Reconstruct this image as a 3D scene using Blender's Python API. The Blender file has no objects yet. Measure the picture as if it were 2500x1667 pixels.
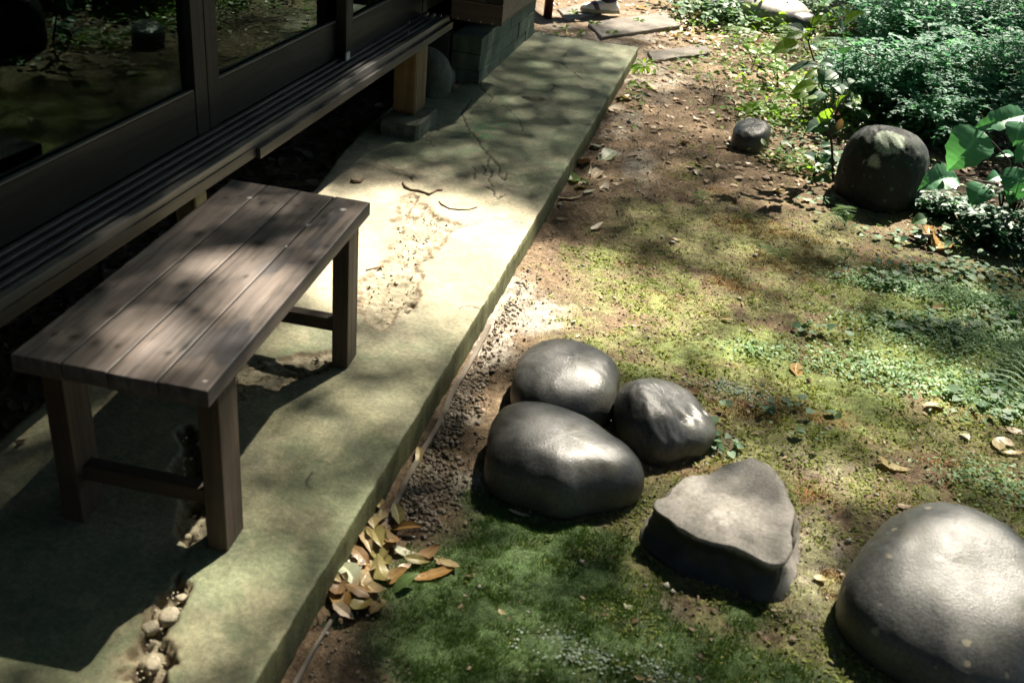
import bpy, math, random
import numpy as np
from mathutils import Vector, Matrix, Euler

random.seed(7); rng = np.random.default_rng(7)
scene = bpy.context.scene
C = scene.collection
rad = math.radians
PI = math.pi

# ------------------------------------------------------------------ camera
CAM = np.array([0.552426, -1.609352, 1.321333])
CR = np.array([0.966545, 0.237727, 0.096318])
CU = np.array([-0.200580, 0.466469, 0.861495])
CF = np.array([-0.159871, 0.851993, -0.498547])
FPX, CX, CY = 2406.18, 1250.0, 833.5
cam_d = bpy.data.cameras.new('camera'); cam = bpy.data.objects.new('camera', cam_d); C.objects.link(cam)
cam.matrix_world = Matrix(((CR[0], CU[0], -CF[0], CAM[0]), (CR[1], CU[1], -CF[1], CAM[1]),
                           (CR[2], CU[2], -CF[2], CAM[2]), (0, 0, 0, 1)))
cam_d.sensor_width = 36.0; cam_d.lens = FPX / 2500 * 36.0
cam_d.clip_start = 0.05; cam_d.clip_end = 400
cam_d.dof.use_dof = True; cam_d.dof.focus_distance = 3.5; cam_d.dof.aperture_fstop = 5.0
scene.camera = cam

# ------------------------------------------------------------------ light
SUNV = np.array([0.10, 0.27, 0.39]); SUNV = SUNV / np.linalg.norm(SUNV)
SUN_EL = math.asin(SUNV[2]); SUN_AZ = math.atan2(SUNV[0], SUNV[1])
world = bpy.data.worlds.new('World'); scene.world = world; world.use_nodes = True
wn = world.node_tree; wn.nodes.clear()
sky = wn.nodes.new('ShaderNodeTexSky'); sky.sky_type = 'NISHITA'; sky.sun_disc = False
sky.sun_elevation = SUN_EL; sky.sun_rotation = SUN_AZ; sky.air_density = 1.0; sky.dust_density = 1.5
bg = wn.nodes.new('ShaderNodeBackground'); bg.inputs['Strength'].default_value = 0.05
wo = wn.nodes.new('ShaderNodeOutputWorld')
wn.links.new(sky.outputs[0], bg.inputs[0]); wn.links.new(bg.outputs[0], wo.inputs[0])
sun_d = bpy.data.lights.new('sun', 'SUN'); sun_d.energy = 5.0; sun_d.angle = rad(0.5); sun_d.color = (1.0, 0.91, 0.76)
sun = bpy.data.objects.new('sun', sun_d); C.objects.link(sun)
sun.rotation_euler = Vector(SUNV).to_track_quat('Z', 'Y').to_euler(); sun.location = (2, 6, 9)
vs = scene.view_settings
vs.view_transform = 'Standard'; vs.look = 'None'; vs.exposure = 2.15; vs.gamma = 1.0; vs.use_curve_mapping = False
cy = scene.cycles
cy.max_bounces = 6; cy.diffuse_bounces = 3; cy.glossy_bounces = 3; cy.transmission_bounces = 4; cy.transparent_max_bounces = 6
cy.caustics_reflective = False; cy.caustics_refractive = False; cy.use_denoising = True
cy.sample_clamp_indirect = 4.0

# ------------------------------------------------------------------ small tools
def ray(px, py):
    return CF + (px - CX) / FPX * CR - (py - CY) / FPX * CU
def atz(px, py, z):                       # point of the horizontal plane z seen along a sight line
    d = ray(px, py); return CAM + d * ((z - CAM[2]) / d[2])
def aty(px, py, y):
    d = ray(px, py); return CAM + d * ((y - CAM[1]) / d[1])
def atx(px, py, x):
    d = ray(px, py); return CAM + d * ((x - CAM[0]) / d[0])
def project(P):
    d = np.asarray(P, float) - CAM; w = d @ CF
    return CX + FPX * (d @ CR) / w, CY - FPX * (d @ CU) / w

def tag(o, label=None, cat=None, group=None, kind=None):
    if label: o['label'] = label
    if cat: o['category'] = cat
    if group: o['group'] = group
    if kind: o['kind'] = kind
    return o
def empty(name, loc=(0, 0, 0), rz=0, **k):
    o = bpy.data.objects.new(name, None); C.objects.link(o); o.location = loc; o.rotation_euler = (0, 0, rz)
    o.empty_display_size = .05
    return tag(o, **k)
def link(name, me, parent=None, loc=(0, 0, 0), rot=(0, 0, 0)):
    o = bpy.data.objects.new(name, me); C.objects.link(o); o.location = loc; o.rotation_euler = rot
    if parent: o.parent = parent
    return o
def raw_mesh(name, V, F, mat=None, smooth=False):
    me = bpy.data.meshes.new(name); me.from_pydata([tuple(map(float, v)) for v in V], [], [tuple(map(int, f)) for f in F])
    if mat: me.materials.append(mat)
    if smooth:
        me.polygons.foreach_set('use_smooth', [True] * len(me.polygons))
    me.update(); return me
def fast_mesh(name, V, Q, mat=None, smooth=False):     # V (n,3), Q (m,k) same k
    V = np.ascontiguousarray(V, np.float32); Q = np.ascontiguousarray(Q, np.int32); k = Q.shape[1]
    me = bpy.data.meshes.new(name)
    me.vertices.add(len(V)); me.vertices.foreach_set('co', V.ravel())
    me.loops.add(Q.size); me.loops.foreach_set('vertex_index', Q.ravel())
    me.polygons.add(len(Q)); me.polygons.foreach_set('loop_start', np.arange(0, Q.size, k, dtype=np.int32))
    me.polygons.foreach_set('loop_total', np.full(len(Q), k, np.int32))
    if smooth: me.polygons.foreach_set('use_smooth', np.ones(len(Q), bool))
    if mat: me.materials.append(mat)
    me.update(calc_edges=True); me.validate(); return me
def set_col(me, name, arr):                             # point colour attribute, arr (n,3)
    a = me.color_attributes.new(name, 'FLOAT_COLOR', 'POINT')
    rgba = np.ones((len(arr), 4), np.float32); rgba[:, :3] = arr; a.data.foreach_set('color', rgba.ravel())
def set_f(me, name, arr):
    a = me.attributes.new(name, 'FLOAT', 'POINT'); a.data.foreach_set('value', np.asarray(arr, np.float32))

class MB:                                               # collects shapes, gives ONE mesh
    def __init__(s): s.V = []; s.F = []
    def add(s, V, F):
        n = len(s.V); s.V += [tuple(v) for v in V]; s.F += [tuple(i + n for i in f) for f in F]; return s
    def box(s, x0, x1, y0, y1, z0, z1, b=0.0):
        if b <= 0:
            V = [(x, y, z) for z in (z0, z1) for (x, y) in ((x0, y0), (x1, y0), (x1, y1), (x0, y1))]
            return s.add(V, [(3, 2, 1, 0), (4, 5, 6, 7), (0, 1, 5, 4), (1, 2, 6, 5), (2, 3, 7, 6), (3, 0, 4, 7)])
        import bmesh
        bm = bmesh.new(); bmesh.ops.create_cube(bm, size=1)
        for v in bm.verts:
            v.co.x = x0 if v.co.x < 0 else x1; v.co.y = y0 if v.co.y < 0 else y1; v.co.z = z0 if v.co.z < 0 else z1
        bmesh.ops.bevel(bm, geom=bm.edges[:], offset=b, segments=2, affect='EDGES', profile=.6)
        bm.verts.index_update(); s.add([v.co[:] for v in bm.verts], [[v.index for v in f.verts] for f in bm.faces]); bm.free(); return s
    def tube(s, pts, rads, n=8, cap=True):
        pts = [np.array(p, float) for p in pts]
        if not hasattr(rads, '__len__'): rads = [rads] * len(pts)
        V = []; F = []
        up = np.array([0, 0, 1.])
        for i, p in enumerate(pts):
            t = pts[min(i + 1, len(pts) - 1)] - pts[max(i - 1, 0)]; t = t / (np.linalg.norm(t) + 1e-9)
            a = np.cross(t, up if abs(t[2]) < .9 else np.array([1., 0, 0])); a /= np.linalg.norm(a) + 1e-9; b = np.cross(t, a)
            for k in range(n):
                an = 2 * PI * k / n; V.append(p + rads[i] * (math.cos(an) * a + math.sin(an) * b))
        for i in range(len(pts) - 1):
            for k in range(n):
                F.append((i * n + k, i * n + (k + 1) % n, (i + 1) * n + (k + 1) % n, (i + 1) * n + k))
        if cap:
            F.append(tuple(range(n))[::-1]); F.append(tuple((len(pts) - 1) * n + k for k in range(n)))
        return s.add(V, F)
    def build(s, name, mat, parent=None, smooth=False, loc=(0, 0, 0), rot=(0, 0, 0)):
        return link(name, raw_mesh(name, s.V, s.F, mat, smooth), parent, loc, rot)

# value noise, vectorised
_lat = {}
def vnoise(x, y, seed=0):
    if seed not in _lat: _lat[seed] = np.random.default_rng(1000 + seed).random((256, 256))
    L = _lat[seed]; xi = np.floor(x).astype(int); yi = np.floor(y).astype(int); fx = x - xi; fy = y - yi
    fx = fx * fx * (3 - 2 * fx); fy = fy * fy * (3 - 2 * fy)
    a = L[xi % 256, yi % 256]; b = L[(xi + 1) % 256, yi % 256]; c = L[xi % 256, (yi + 1) % 256]; d = L[(xi + 1) % 256, (yi + 1) % 256]
    return (a * (1 - fx) + b * fx) * (1 - fy) + (c * (1 - fx) + d * fx) * fy
def fbm(x, y, f=1.0, o=4, seed=0):
    s = 0; a = .5; t = 0
    for i in range(o):
        s = s + a * vnoise(x * f + 17.3 * i, y * f + 9.1 * i, seed + i); t += a; a *= .5; f *= 2.07
    return s / t
def sstep(a, b, x):
    t = np.clip((x - a) / (b - a), 0, 1); return t * t * (3 - 2 * t)

# ------------------------------------------------------------------ materials
def nt(name):
    m = bpy.data.materials.new(name); m.use_nodes = True; t = m.node_tree
    return m, t, t.nodes['Principled BSDF']
def N(t, typ, **k):
    n = t.nodes.new(typ)
    for a, b in k.items():
        if a.startswith('i_'):
            key = a[2:]; key = int(key) if key.isdigit() else key.replace('_', ' ')
            n.inputs[key].default_value = b
        else: setattr(n, a, b)
    return n
def mixc(t, a, b, fac, mode='MIX'):
    m = N(t, 'ShaderNodeMix', data_type='RGBA', blend_type=mode)
    for i, v in ((0, fac), (6, a), (7, b)):
        if hasattr(v, 'links'): t.links.new(v, m.inputs[i])
        else: m.inputs[i].default_value = (v if i == 0 else (*v, 1))
    return m.outputs[2]
def ramp(t, src, stops):
    r = N(t, 'ShaderNodeValToRGB'); e = r.color_ramp.elements
    while len(e) < len(stops): e.new(.5)
    for i, (p, c) in enumerate(stops):
        e[i].position = p; e[i].color = (*c, 1) if hasattr(c, '__len__') else (c, c, c, 1)
    t.links.new(src, r.inputs[0]); return r.outputs[0]
def noise(t, scale, detail=6, rough=.6, vec=None, dist=0.0):
    n = N(t, 'ShaderNodeTexNoise', i_Scale=scale, i_Detail=detail, i_Roughness=rough, i_Distortion=dist)
    if vec is not None: t.links.new(vec, n.inputs['Vector'])
    return n.outputs[0]
def objvec(t, sc=(1, 1, 1), loc=(0, 0, 0), kind='Object'):
    tc = N(t, 'ShaderNodeTexCoord'); mp = N(t, 'ShaderNodeMapping'); mp.inputs['Scale'].default_value = sc; mp.inputs['Location'].default_value = loc
    t.links.new(tc.outputs[kind], mp.inputs[0]); return mp.outputs[0]
def bump(t, b, h, strength, dist=.01, prev=None):
    n = N(t, 'ShaderNodeBump', i_Strength=strength, i_Distance=dist); t.links.new(h, n.inputs['Height'])
    if prev is not None: t.links.new(prev, n.inputs['Normal'])
    t.links.new(n.outputs[0], b.inputs['Normal']); return n.outputs[0]
def simple(name, c1, c2, scale=8, rough=.75, bs=.3, bd=.004, bscale=60, stretch=(1, 1, 1), spec=.35, c3=None, detail=8, rough2=None):
    m, t, b = nt(name); v = objvec(t, stretch)
    st = [(.3, c1), (.7, c2)] if c3 is None else [(.28, c1), (.5, c2), (.72, c3)]
    nz = noise(t, scale, detail, .65, v); t.links.new(ramp(t, nz, st), b.inputs['Base Color'])
    if rough2 is not None: t.links.new(ramp(t, noise(t, scale * 1.7, 4, .6, v), [(.3, rough), (.7, rough2)]), b.inputs['Roughness'])
    else: b.inputs['Roughness'].default_value = rough
    b.inputs['Specular IOR Level'].default_value = spec
    bump(t, b, noise(t, bscale, 6, .6, v), bs, bd)
    return m

def wood(name, c1, c2, axis='Y', rough=.55, knots=False, spec=.4, bs=.35):
    m, t, b = nt(name)
    st = {'Y': (26, 1.2, 26), 'Z': (26, 26, 1.2), 'X': (1.2, 26, 26)}[axis]
    v = objvec(t, st)
    oi = N(t, 'ShaderNodeObjectInfo')
    off = N(t, 'ShaderNodeVectorMath', operation='ADD'); cmb = N(t, 'ShaderNodeCombineXYZ')
    mul = N(t, 'ShaderNodeMath', operation='MULTIPLY'); mul.inputs[1].default_value = 37.0
    t.links.new(oi.outputs['Random'], mul.inputs[0]); t.links.new(mul.outputs[0], cmb.inputs[0]); t.links.new(mul.outputs[0], cmb.inputs[1])
    t.links.new(v, off.inputs[0]); t.links.new(cmb.outputs[0], off.inputs[1])
    g = noise(t, 1.6, 8, .6, off.outputs[0], .6)
    col = ramp(t, g, [(.3, c1), (.68, c2)])
    v2 = objvec(t, (5, 3, 5)); big = noise(t, 1.2, 4, .6, v2)
    col = mixc(t, col, tuple(x * .62 for x in c1), ramp(t, big, [(.42, 0.0), (.75, .75)]))
    if knots:
        a = N(t, 'ShaderNodeAttribute', attribute_name='Col'); col = mixc(t, col, a.outputs['Color'], 1.0, 'MULTIPLY')
        a2 = N(t, 'ShaderNodeAttribute', attribute_name='Drop'); col = mixc(t, col, (.75, .74, .7), a2.outputs['Fac'])
    t.links.new(col, b.inputs['Base Color'])
    t.links.new(ramp(t, g, [(.3, rough + .12), (.7, rough - .08)]), b.inputs['Roughness'])
    b.inputs['Specular IOR Level'].default_value = spec
    fine = noise(t, 5.0, 6, .7, off.outputs[0]); bump(t, b, fine, bs, .003)
    return m

def leafmat(name, c1, c2, rough=.4, trans=.35, vein=True, isl=True, tint=(1.3, 1.35, .6), spec=.5, blot=None):
    m, t, b = nt(name)
    if isl: r = N(t, 'ShaderNodeNewGeometry').outputs['Random Per Island']
    else: r = N(t, 'ShaderNodeObjectInfo').outputs['Random']
    col = ramp(t, r, [(0.0, c1), (1.0, c2)])
    v = objvec(t); col = mixc(t, col, (.5, .5, .5), ramp(t, noise(t, 30, 5, .6, v), [(.35, 0.0), (.8, .5)]), 'OVERLAY')
    if blot:
        col = mixc(t, col, blot, ramp(t, noise(t, 55, 6, .65, v), [(.52, 0.0), (.64, .8)]))
    if vein:
        a = N(t, 'ShaderNodeAttribute', attribute_name='vein'); col = mixc(t, col, tuple(min(1, x * 1.9 + .02) for x in c2), a.outputs['Fac'])
    t.links.new(col, b.inputs['Base Color']); b.inputs['Roughness'].default_value = rough; b.inputs['Specular IOR Level'].default_value = spec
    bump(t, b, noise(t, 120, 4, .6, v), .15, .002)
    tr = N(t, 'ShaderNodeBsdfTranslucent'); tc = mixc(t, col, tint, 1.0, 'MULTIPLY'); t.links.new(tc, tr.inputs[0])
    mx = N(t, 'ShaderNodeMixShader'); mx.inputs[0].default_value = trans
    t.links.new(b.outputs[0], mx.inputs[1]); t.links.new(tr.outputs[0], mx.inputs[2])
    out = [n for n in t.nodes if n.type == 'OUTPUT_MATERIAL'][0]; t.links.new(mx.outputs[0], out.inputs[0])
    return m

M = {}
# concrete slab: colour attribute gives algae, damp stains, cracks, painted sun and shade; nodes give grain
m, t, b = nt('concrete'); M['concrete'] = m
v = objvec(t); a = N(t, 'ShaderNodeAttribute', attribute_name='Col')
g = noise(t, 90, 8, .7, v); col = mixc(t, a.outputs['Color'], ramp(t, g, [(.3, .62), (.7, 1.25)]), 1.0, 'MULTIPLY')
sp = noise(t, 300, 3, .6, v); col = mixc(t, col, (.04, .042, .035), ramp(t, sp, [(.60, 0.0), (.70, .75)])); col = mixc(t, col, (.5, .47, .4), ramp(t, noise(t, 240, 2, .5, objvec(t, (1, 1, 1), (5, 2, 1))), [(.66, 0.0), (.74, .5)])); col = mixc(t, col, (.10, .11, .075), ramp(t, noise(t, 11, 10, .75, v), [(.50, 0.0), (.70, .55)]))
t.links.new(col, b.inputs['Base Color']); b.inputs['Roughness'].default_value = .82; b.inputs['Specular IOR Level'].default_value = .25
bump(t, b, g, .5, .004, bump(t, b, noise(t, 330, 5, .7, v), .35, .002))
# ground
m, t, b = nt('soil'); M['soil'] = m
v = objvec(t); a = N(t, 'ShaderNodeAttribute', attribute_name='Col')
g1 = noise(t, 70, 9, .72, v); g2 = noise(t, 260, 6, .7, v)
col = mixc(t, a.outputs['Color'], ramp(t, g1, [(.25, .35), (.5, .95), (.75, 1.9)]), 1.0, 'MULTIPLY')
col = mixc(t, col, ramp(t, g2, [(.3, .45), (.7, 1.6)]), 1.0, 'MULTIPLY')
t.links.new(col, b.inputs['Base Color']); b.inputs['Roughness'].default_value = .9; b.inputs['Specular IOR Level'].default_value = .2
bump(t, b, g2, .7, .006, bump(t, b, g1, .8, .012))
# boulders
def stone(name, c1, c2, c3, rough=(.45, .7), specks=None, lichen=0, bs=.35, spec=.5, moss=None):
    m, t, b = nt(name); v = objvec(t)
    col = ramp(t, noise(t, 5, 9, .65, v, .3), [(.3, c1), (.5, c2), (.72, c3)])
    col = mixc(t, col, ramp(t, noise(t, 110, 4, .7, v), [(.3, .6), (.72, 1.45)]), 1.0, 'MULTIPLY')
    if specks:
        vo = N(t, 'ShaderNodeTexVoronoi', i_Scale=24.0, i_Randomness=1.0); t.links.new(v, vo.inputs['Vector'])
        dm = noise(t, 9, 4, .6, v)
        d = N(t, 'ShaderNodeMath', operation='ADD'); t.links.new(vo.outputs['Distance'], d.inputs[0]); t.links.new(ramp(t, dm, [(.34, .3), (.52, 0.0)]), d.inputs[1])
        dd = N(t, 'ShaderNodeMath', operation='ADD'); t.links.new(d.outputs[0], dd.inputs[0])
        ns = N(t, 'ShaderNodeMath', operation='MULTIPLY'); ns.inputs[1].default_value = .25; t.links.new(noise(t, 160, 3, .6, v), ns.inputs[0]); t.links.new(ns.outputs[0], dd.inputs[1])
        col = mixc(t, col, specks, ramp(t, dd.outputs[0], [(.27, .8), (.36, 0.0)]))
    if moss:
        col = mixc(t, col, moss, ramp(t, noise(t, 7, 6, .7, objvec(t, (1, 1, 1), (3, 1, 2))), [(.5, 0.0), (.68, .8)]))
    a = N(t, 'ShaderNodeAttribute', attribute_name='lichen')
    if lichen: col = mixc(t, col, (.30, .36, .27) if lichen == 1 else (.03, .034, .032), mixc(t, (0, 0, 0), a.outputs['Color'], ramp(t, noise(t, 130, 5, .7, v), [(.36, .35), (.5, 1.0)])) if lichen == 1 else a.outputs['Fac'])  # pale lichen in one mode; in the wedge mode a painted dark face
    t.links.new(col, b.inputs['Base Color'])
    t.links.new(ramp(t, noise(t, 12, 5, .6, v), [(.35, rough[0]), (.7, rough[1])]), b.inputs['Roughness'])
    b.inputs['Specular IOR Level'].default_value = spec
    bump(t, b, noise(t, 170, 6, .7, v), bs, .0035, bump(t, b, noise(t, 40, 8, .75, v), .12, .005))
    return m
M['boulder'] = stone('boulder', (.038, .039, .038), (.06, .061, .059), (.09, .09, .085), (.33, .52), specks=None, moss=(.06, .062, .035), spec=.6, bs=.32)
M['boulder_specked'] = stone('boulder_specked', (.05, .053, .052), (.08, .083, .08), (.115, .117, .112), (.36, .56), specks=(.36, .33, .23), spec=.55, bs=.3, moss=(.07, .07, .045))
M['boulder_pale'] = stone('boulder_pale', (.17, .155, .135), (.26, .24, .21), (.36, .335, .30), (.5, .7), moss=(.09, .09, .045))
M['boulder_wedge'] = stone('boulder_wedge', (.17, .155, .135), (.26, .24, .21), (.36, .335, .30), (.5, .7), lichen=2)  # lichen mask only darkens the near face here
M['boulder_dark'] = stone('boulder_dark', (.010, .011, .012), (.018, .02, .021), (.035, .037, .04), (.5, .75), specks=(.06, .12, .08), lichen=1, moss=(.012, .035, .01), spec=.3, bs=.6)
M['boulder_black'] = stone('boulder_black', (.03, .032, .03), (.05, .052, .05), (.09, .09, .085), (.3, .55), moss=(.05, .07, .03))
M['rubble'] = stone('rubble', (.24, .21, .15), (.36, .32, .23), (.46, .41, .31), (.7, .9), bs=.6)
M['stone_green'] = stone('stone_green', (.045, .06, .04), (.075, .09, .06), (.11, .125, .085), (.7, .85))
M['slate'] = stone('slate', (.08, .068, .055), (.13, .112, .09), (.19, .165, .135), (.7, .9))
M['pebble'] = simple('pebble', (.12, .115, .1), (.34, .32, .27), scale=14, rough=.75, c3=(.5, .47, .4))
M['foundation'] = simple('foundation', (.03, .045, .033), (.085, .115, .085), scale=9, rough=.85, bs=.8, bd=.012, bscale=34, c3=(.15, .19, .145), stretch=(1, 1, .5))
M['bench_top'] = wood('bench_top', (.105, .085, .074), (.225, .185, .16), 'Y', rough=.5, knots=True)
M['bench_wood'] = wood('bench_wood', (.038, .027, .019), (.09, .064, .046), 'Z', rough=.6)
M['bench_rail'] = wood('bench_rail', (.032, .024, .018), (.075, .054, .04), 'X', rough=.6)
M['dark_wood'] = wood('dark_wood', (.006, .006, .005), (.014, .013, .010), 'Y', rough=.5, spec=.3, bs=.2)
M['dark_stile'] = wood('dark_stile', (.007, .007, .006), (.016, .015, .012), 'Z', rough=.5, spec=.3, bs=.2)
M['track_wood'] = wood('track_wood', (.055, .053, .05), (.12, .115, .108), 'Y', rough=.45, spec=.5)
M['sill_wood'] = wood('sill_wood', (.02, .018, .016), (.045, .04, .036), 'Y', rough=.5, spec=.45)
M['post_wood'] = wood('post_wood', (.085, .056, .02), (.18, .125, .05), 'Z', rough=.7)
M['post_pale'] = wood('post_pale', (.18, .16, .08), (.32, .28, .15), 'Z', rough=.8)
M['panel_wood'] = wood('panel_wood', (.045, .033, .024), (.085, .062, .046), 'X', rough=.6)
M['wall_board'] = wood('wall_board', (.05, .075, .06), (.1, .14, .115), 'Y', rough=.7)
M['edging'] = wood('edging', (.12, .1, .08), (.24, .21, .17), 'Y', rough=.9)
M['interior'] = simple('interior', (.02, .018, .015), (.035, .03, .026), rough=.8)
M['roof'] = simple('roof', (.05, .05, .05), (.09, .09, .088), rough=.8)
M['metal'] = simple('nail_metal', (.5, .5, .48), (.7, .7, .68), rough=.35)
M['iron_post'] = simple('iron_post', (.06, .018, .012), (.12, .04, .028), rough=.5, scale=30)
M['twig'] = simple('twig', (.09, .06, .04), (.2, .14, .09), scale=40, rough=.85)
M['bark'] = simple('bark', (.05, .04, .03), (.12, .1, .075), scale=12, rough=.9, bs=.8, bd=.02, bscale=25, stretch=(1, 1, .3))
M['stem_dark'] = simple('stem_dark', (.022, .018, .013), (.05, .04, .025), scale=30, rough=.6)
M['stem_green'] = simple('stem_green', (.05, .09, .03), (.1, .15, .05), scale=30, rough=.6)
m, t, b = nt('glass'); M['glass'] = m                    # thin pane: mirrors by Fresnel, lets the rest through
gl = N(t, 'ShaderNodeBsdfGlossy'); gl.inputs['Roughness'].default_value = .012; gl.inputs[0].default_value = (.72, 1, .86, 1)
tp = N(t, 'ShaderNodeBsdfTransparent'); tp.inputs[0].default_value = (.8, .85, .82, 1)
fr = N(t, 'ShaderNodeFresnel', i_IOR=1.42); mx = N(t, 'ShaderNodeMixShader')
bm_ = N(t, 'ShaderNodeBump', i_Strength=.05, i_Distance=.02); t.links.new(noise(t, 2.5, 2, .5, objvec(t)), bm_.inputs['Height']); t.links.new(bm_.outputs[0], gl.inputs['Normal'])
t.links.new(fr.outputs[0], mx.inputs[0]); t.links.new(tp.outputs[0], mx.inputs[1]); t.links.new(gl.outputs[0], mx.inputs[2])
t.links.new(mx.outputs[0], [n for n in t.nodes if n.type == 'OUTPUT_MATERIAL'][0].inputs[0]); t.nodes.remove(b)
# leaves
M['lf_tan'] = leafmat('lf_tan', (.26, .195, .095), (.40, .32, .18), .38, .15, isl=False, blot=(.16, .09, .05), tint=(1.2, 1, .7))
M['lf_brown'] = leafmat('lf_brown', (.14, .085, .04), (.25, .16, .075), .35, .12, isl=False, blot=(.07, .04, .03), tint=(1.2, 1, .7))
M['lf_orange'] = leafmat('lf_orange', (.27, .155, .05), (.38, .25, .09), .33, .15, isl=False, blot=(.2, .09, .03), tint=(1.2, 1, .7))
M['lf_olive'] = leafmat('lf_olive', (.16, .14, .05), (.27, .24, .09), .35, .15, isl=False, blot=(.16, .1, .04), tint=(1.2, 1.1, .6))
M['lf_pale'] = leafmat('lf_pale', (.34, .37, .25), (.46, .46, .32), .42, .15, isl=False, tint=(1.1, 1.1, .9))
M['lf_green'] = leafmat('lf_green', (.09, .16, .05), (.16, .24, .08), .35, .25, isl=False)
M['lf_yellow'] = leafmat('lf_yellow', (.38, .3, .14), (.52, .43, .23), .4, .2, isl=False, tint=(1.2, 1.1, .6))
M['lf_peach'] = leafmat('lf_peach', (.42, .32, .21), (.54, .43, .31), .38, .15, isl=False, tint=(1.1, 1, .8))
M['pl_shrub'] = leafmat('pl_shrub', (.06, .16, .115), (.21, .37, .30), .6, .5, vein=False, tint=(1.0, 1.4, .7))
M['pl_dark'] = leafmat('pl_dark', (.025, .085, .05), (.05, .13, .07), .5, .3, tint=(1.1, 1.5, .6))
M['pl_lime'] = leafmat('pl_lime', (.1, .2, .04), (.2, .32, .07), .4, .5, tint=(1.6, 1.7, .5))
M['pl_big'] = leafmat('pl_big', (.06, .18, .095), (.10, .25, .14), .3, .35, isl=False, tint=(1.1, 1.5, .6), spec=.6)
M['pl_ground'] = leafmat('pl_ground', (.05, .13, .065), (.13, .23, .11), .58, .3, vein=False)
M['pl_creep'] = leafmat('pl_creep', (.12, .26, .11), (.26, .42, .19), .5, .4, vein=False)
M['lichen'] = leafmat('lichen', (.16, .22, .17), (.32, .38, .32), .85, .2, vein=False, spec=.1)
M['pl_fern'] = leafmat('pl_fern', (.08, .17, .07), (.2, .3, .14), .5, .35, vein=False)
M['pl_canopy'] = leafmat('pl_canopy', (.03, .08, .025), (.07, .14, .035), .4, .4, vein=False)
M['moss'] = leafmat('moss', (.14, .17, .045), (.33, .37, .13), .8, .35, vein=False, spec=.1)
M['moss_deep'] = leafmat('moss_deep', (.07, .13, .045), (.15, .23, .09), .8, .3, vein=False, spec=.1)
M['moss_rust'] = leafmat('moss_rust', (.14, .08, .025), (.26, .16, .05), .85, .3, vein=False, spec=.1, tint=(1.2, 1, .6))
M['crumb'] = simple('crumb', (.05, .038, .028), (.2, .165, .125), scale=26, rough=.9, c3=(.36, .33, .28))
M['litter'] = leafmat('litter', (.14, .08, .045), (.42, .31, .19), .6, .15, vein=False, tint=(1.1, 1, .8))
M['debris'] = leafmat('debris', (.03, .025, .018), (.1, .075, .05), .7, .1, vein=False, tint=(1.1, 1, .8))
M['cloth'] = simple('navy_cloth', (.012, .014, .03), (.03, .034, .065), scale=60, rough=.9, bs=.5, bscale=300)
M['shirt'] = simple('grey_cloth', (.25, .25, .25), (.33, .33, .33), scale=60, rough=.9)
M['skin'] = simple('skin', (.42, .26, .19), (.5, .32, .24), scale=20, rough=.55)
M['hair'] = simple('hair', (.012, .01, .009), (.03, .025, .02), scale=60, rough=.5)
M['shoe_white'] = simple('shoe_white', (.7, .68, .64), (.82, .8, .76), scale=30, rough=.6)
M['shoe_strap'] = simple('shoe_strap', (.09, .05, .07), (.14, .08, .11), scale=30, rough=.6)
M['shoe_sole'] = simple('shoe_sole', (.3, .28, .2), (.4, .38, .28), scale=30, rough=.8)

# ------------------------------------------------------------------ ground shape
def gz(x, y):
    x = np.asarray(x, float); y = np.asarray(y, float)
    z = -.092 + .045 * sstep(1.8, 4.4, y) * sstep(-.1, .1, x) + .06 * sstep(-.66, -.78, x)
    z = z + .055 * sstep(3.9, 4.6, y) * sstep(.1, -.1, x)
    z = z + .05 * sstep(1.2, 2.6, x) * sstep(1.2, 2.6, y) + .10 * sstep(1.6, 3.2, x) * sstep(3.0, 5.0, y)
    z = z + .022 * (fbm(x, y, 2.2, 3, 3) - .5) * sstep(-.02, .12, x) + .010 * (fbm(x, y, 11, 3, 7) - .5)
    return z
def gpt(px, py):
    z = -.085
    for _ in range(4):
        P = atz(px, py, z); z = float(gz(P[0], P[1]))
    return np.array([P[0], P[1], z])
def blob_mask(x, y, blobs):
    m = np.zeros_like(x)
    for px, py, rx, ry, w in blobs:
        P = atz(px, py, -.085); m = np.maximum(m, w * np.exp(-(((x - P[0]) / rx) ** 2 + ((y - P[1]) / ry) ** 2)))
    return m
GREEN = [(2250, 850, .45, .3, 1), (2050, 950, .3, .22, .9), (2400, 900, .4, .35, 1), (1850, 850, .25, .2, .75), (1600, 700, .25, .2, .62),
         (1450, 640, .2, .15, .5), (1650, 850, .25, .18, .72), (2000, 1060, .2, .15, .5), (1560, 905, .1, .06, .95), (2200, 740, .3, .13, .85),
         (1800, 560, .2, .2, .45), (1700, 420, .15, .3, .4), (1440, 850, .12, .1, .6), (2480, 1250, .2, .15, .7), (1700, 1080, .1, .05, .8), (2250, 1200, .2, .06, .5)]
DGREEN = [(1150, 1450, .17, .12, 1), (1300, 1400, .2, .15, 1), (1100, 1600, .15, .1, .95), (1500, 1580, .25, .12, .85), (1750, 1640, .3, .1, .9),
          (1250, 1280, .1, .07, 1), (1420, 1300, .12, .05, .8), (1200, 1230, .08, .05, .8), (1300, 1600, .2, .12, .95), (1950, 1700, .2, .1, .8), (1820, 1500, .07, .05, .5)]
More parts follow.
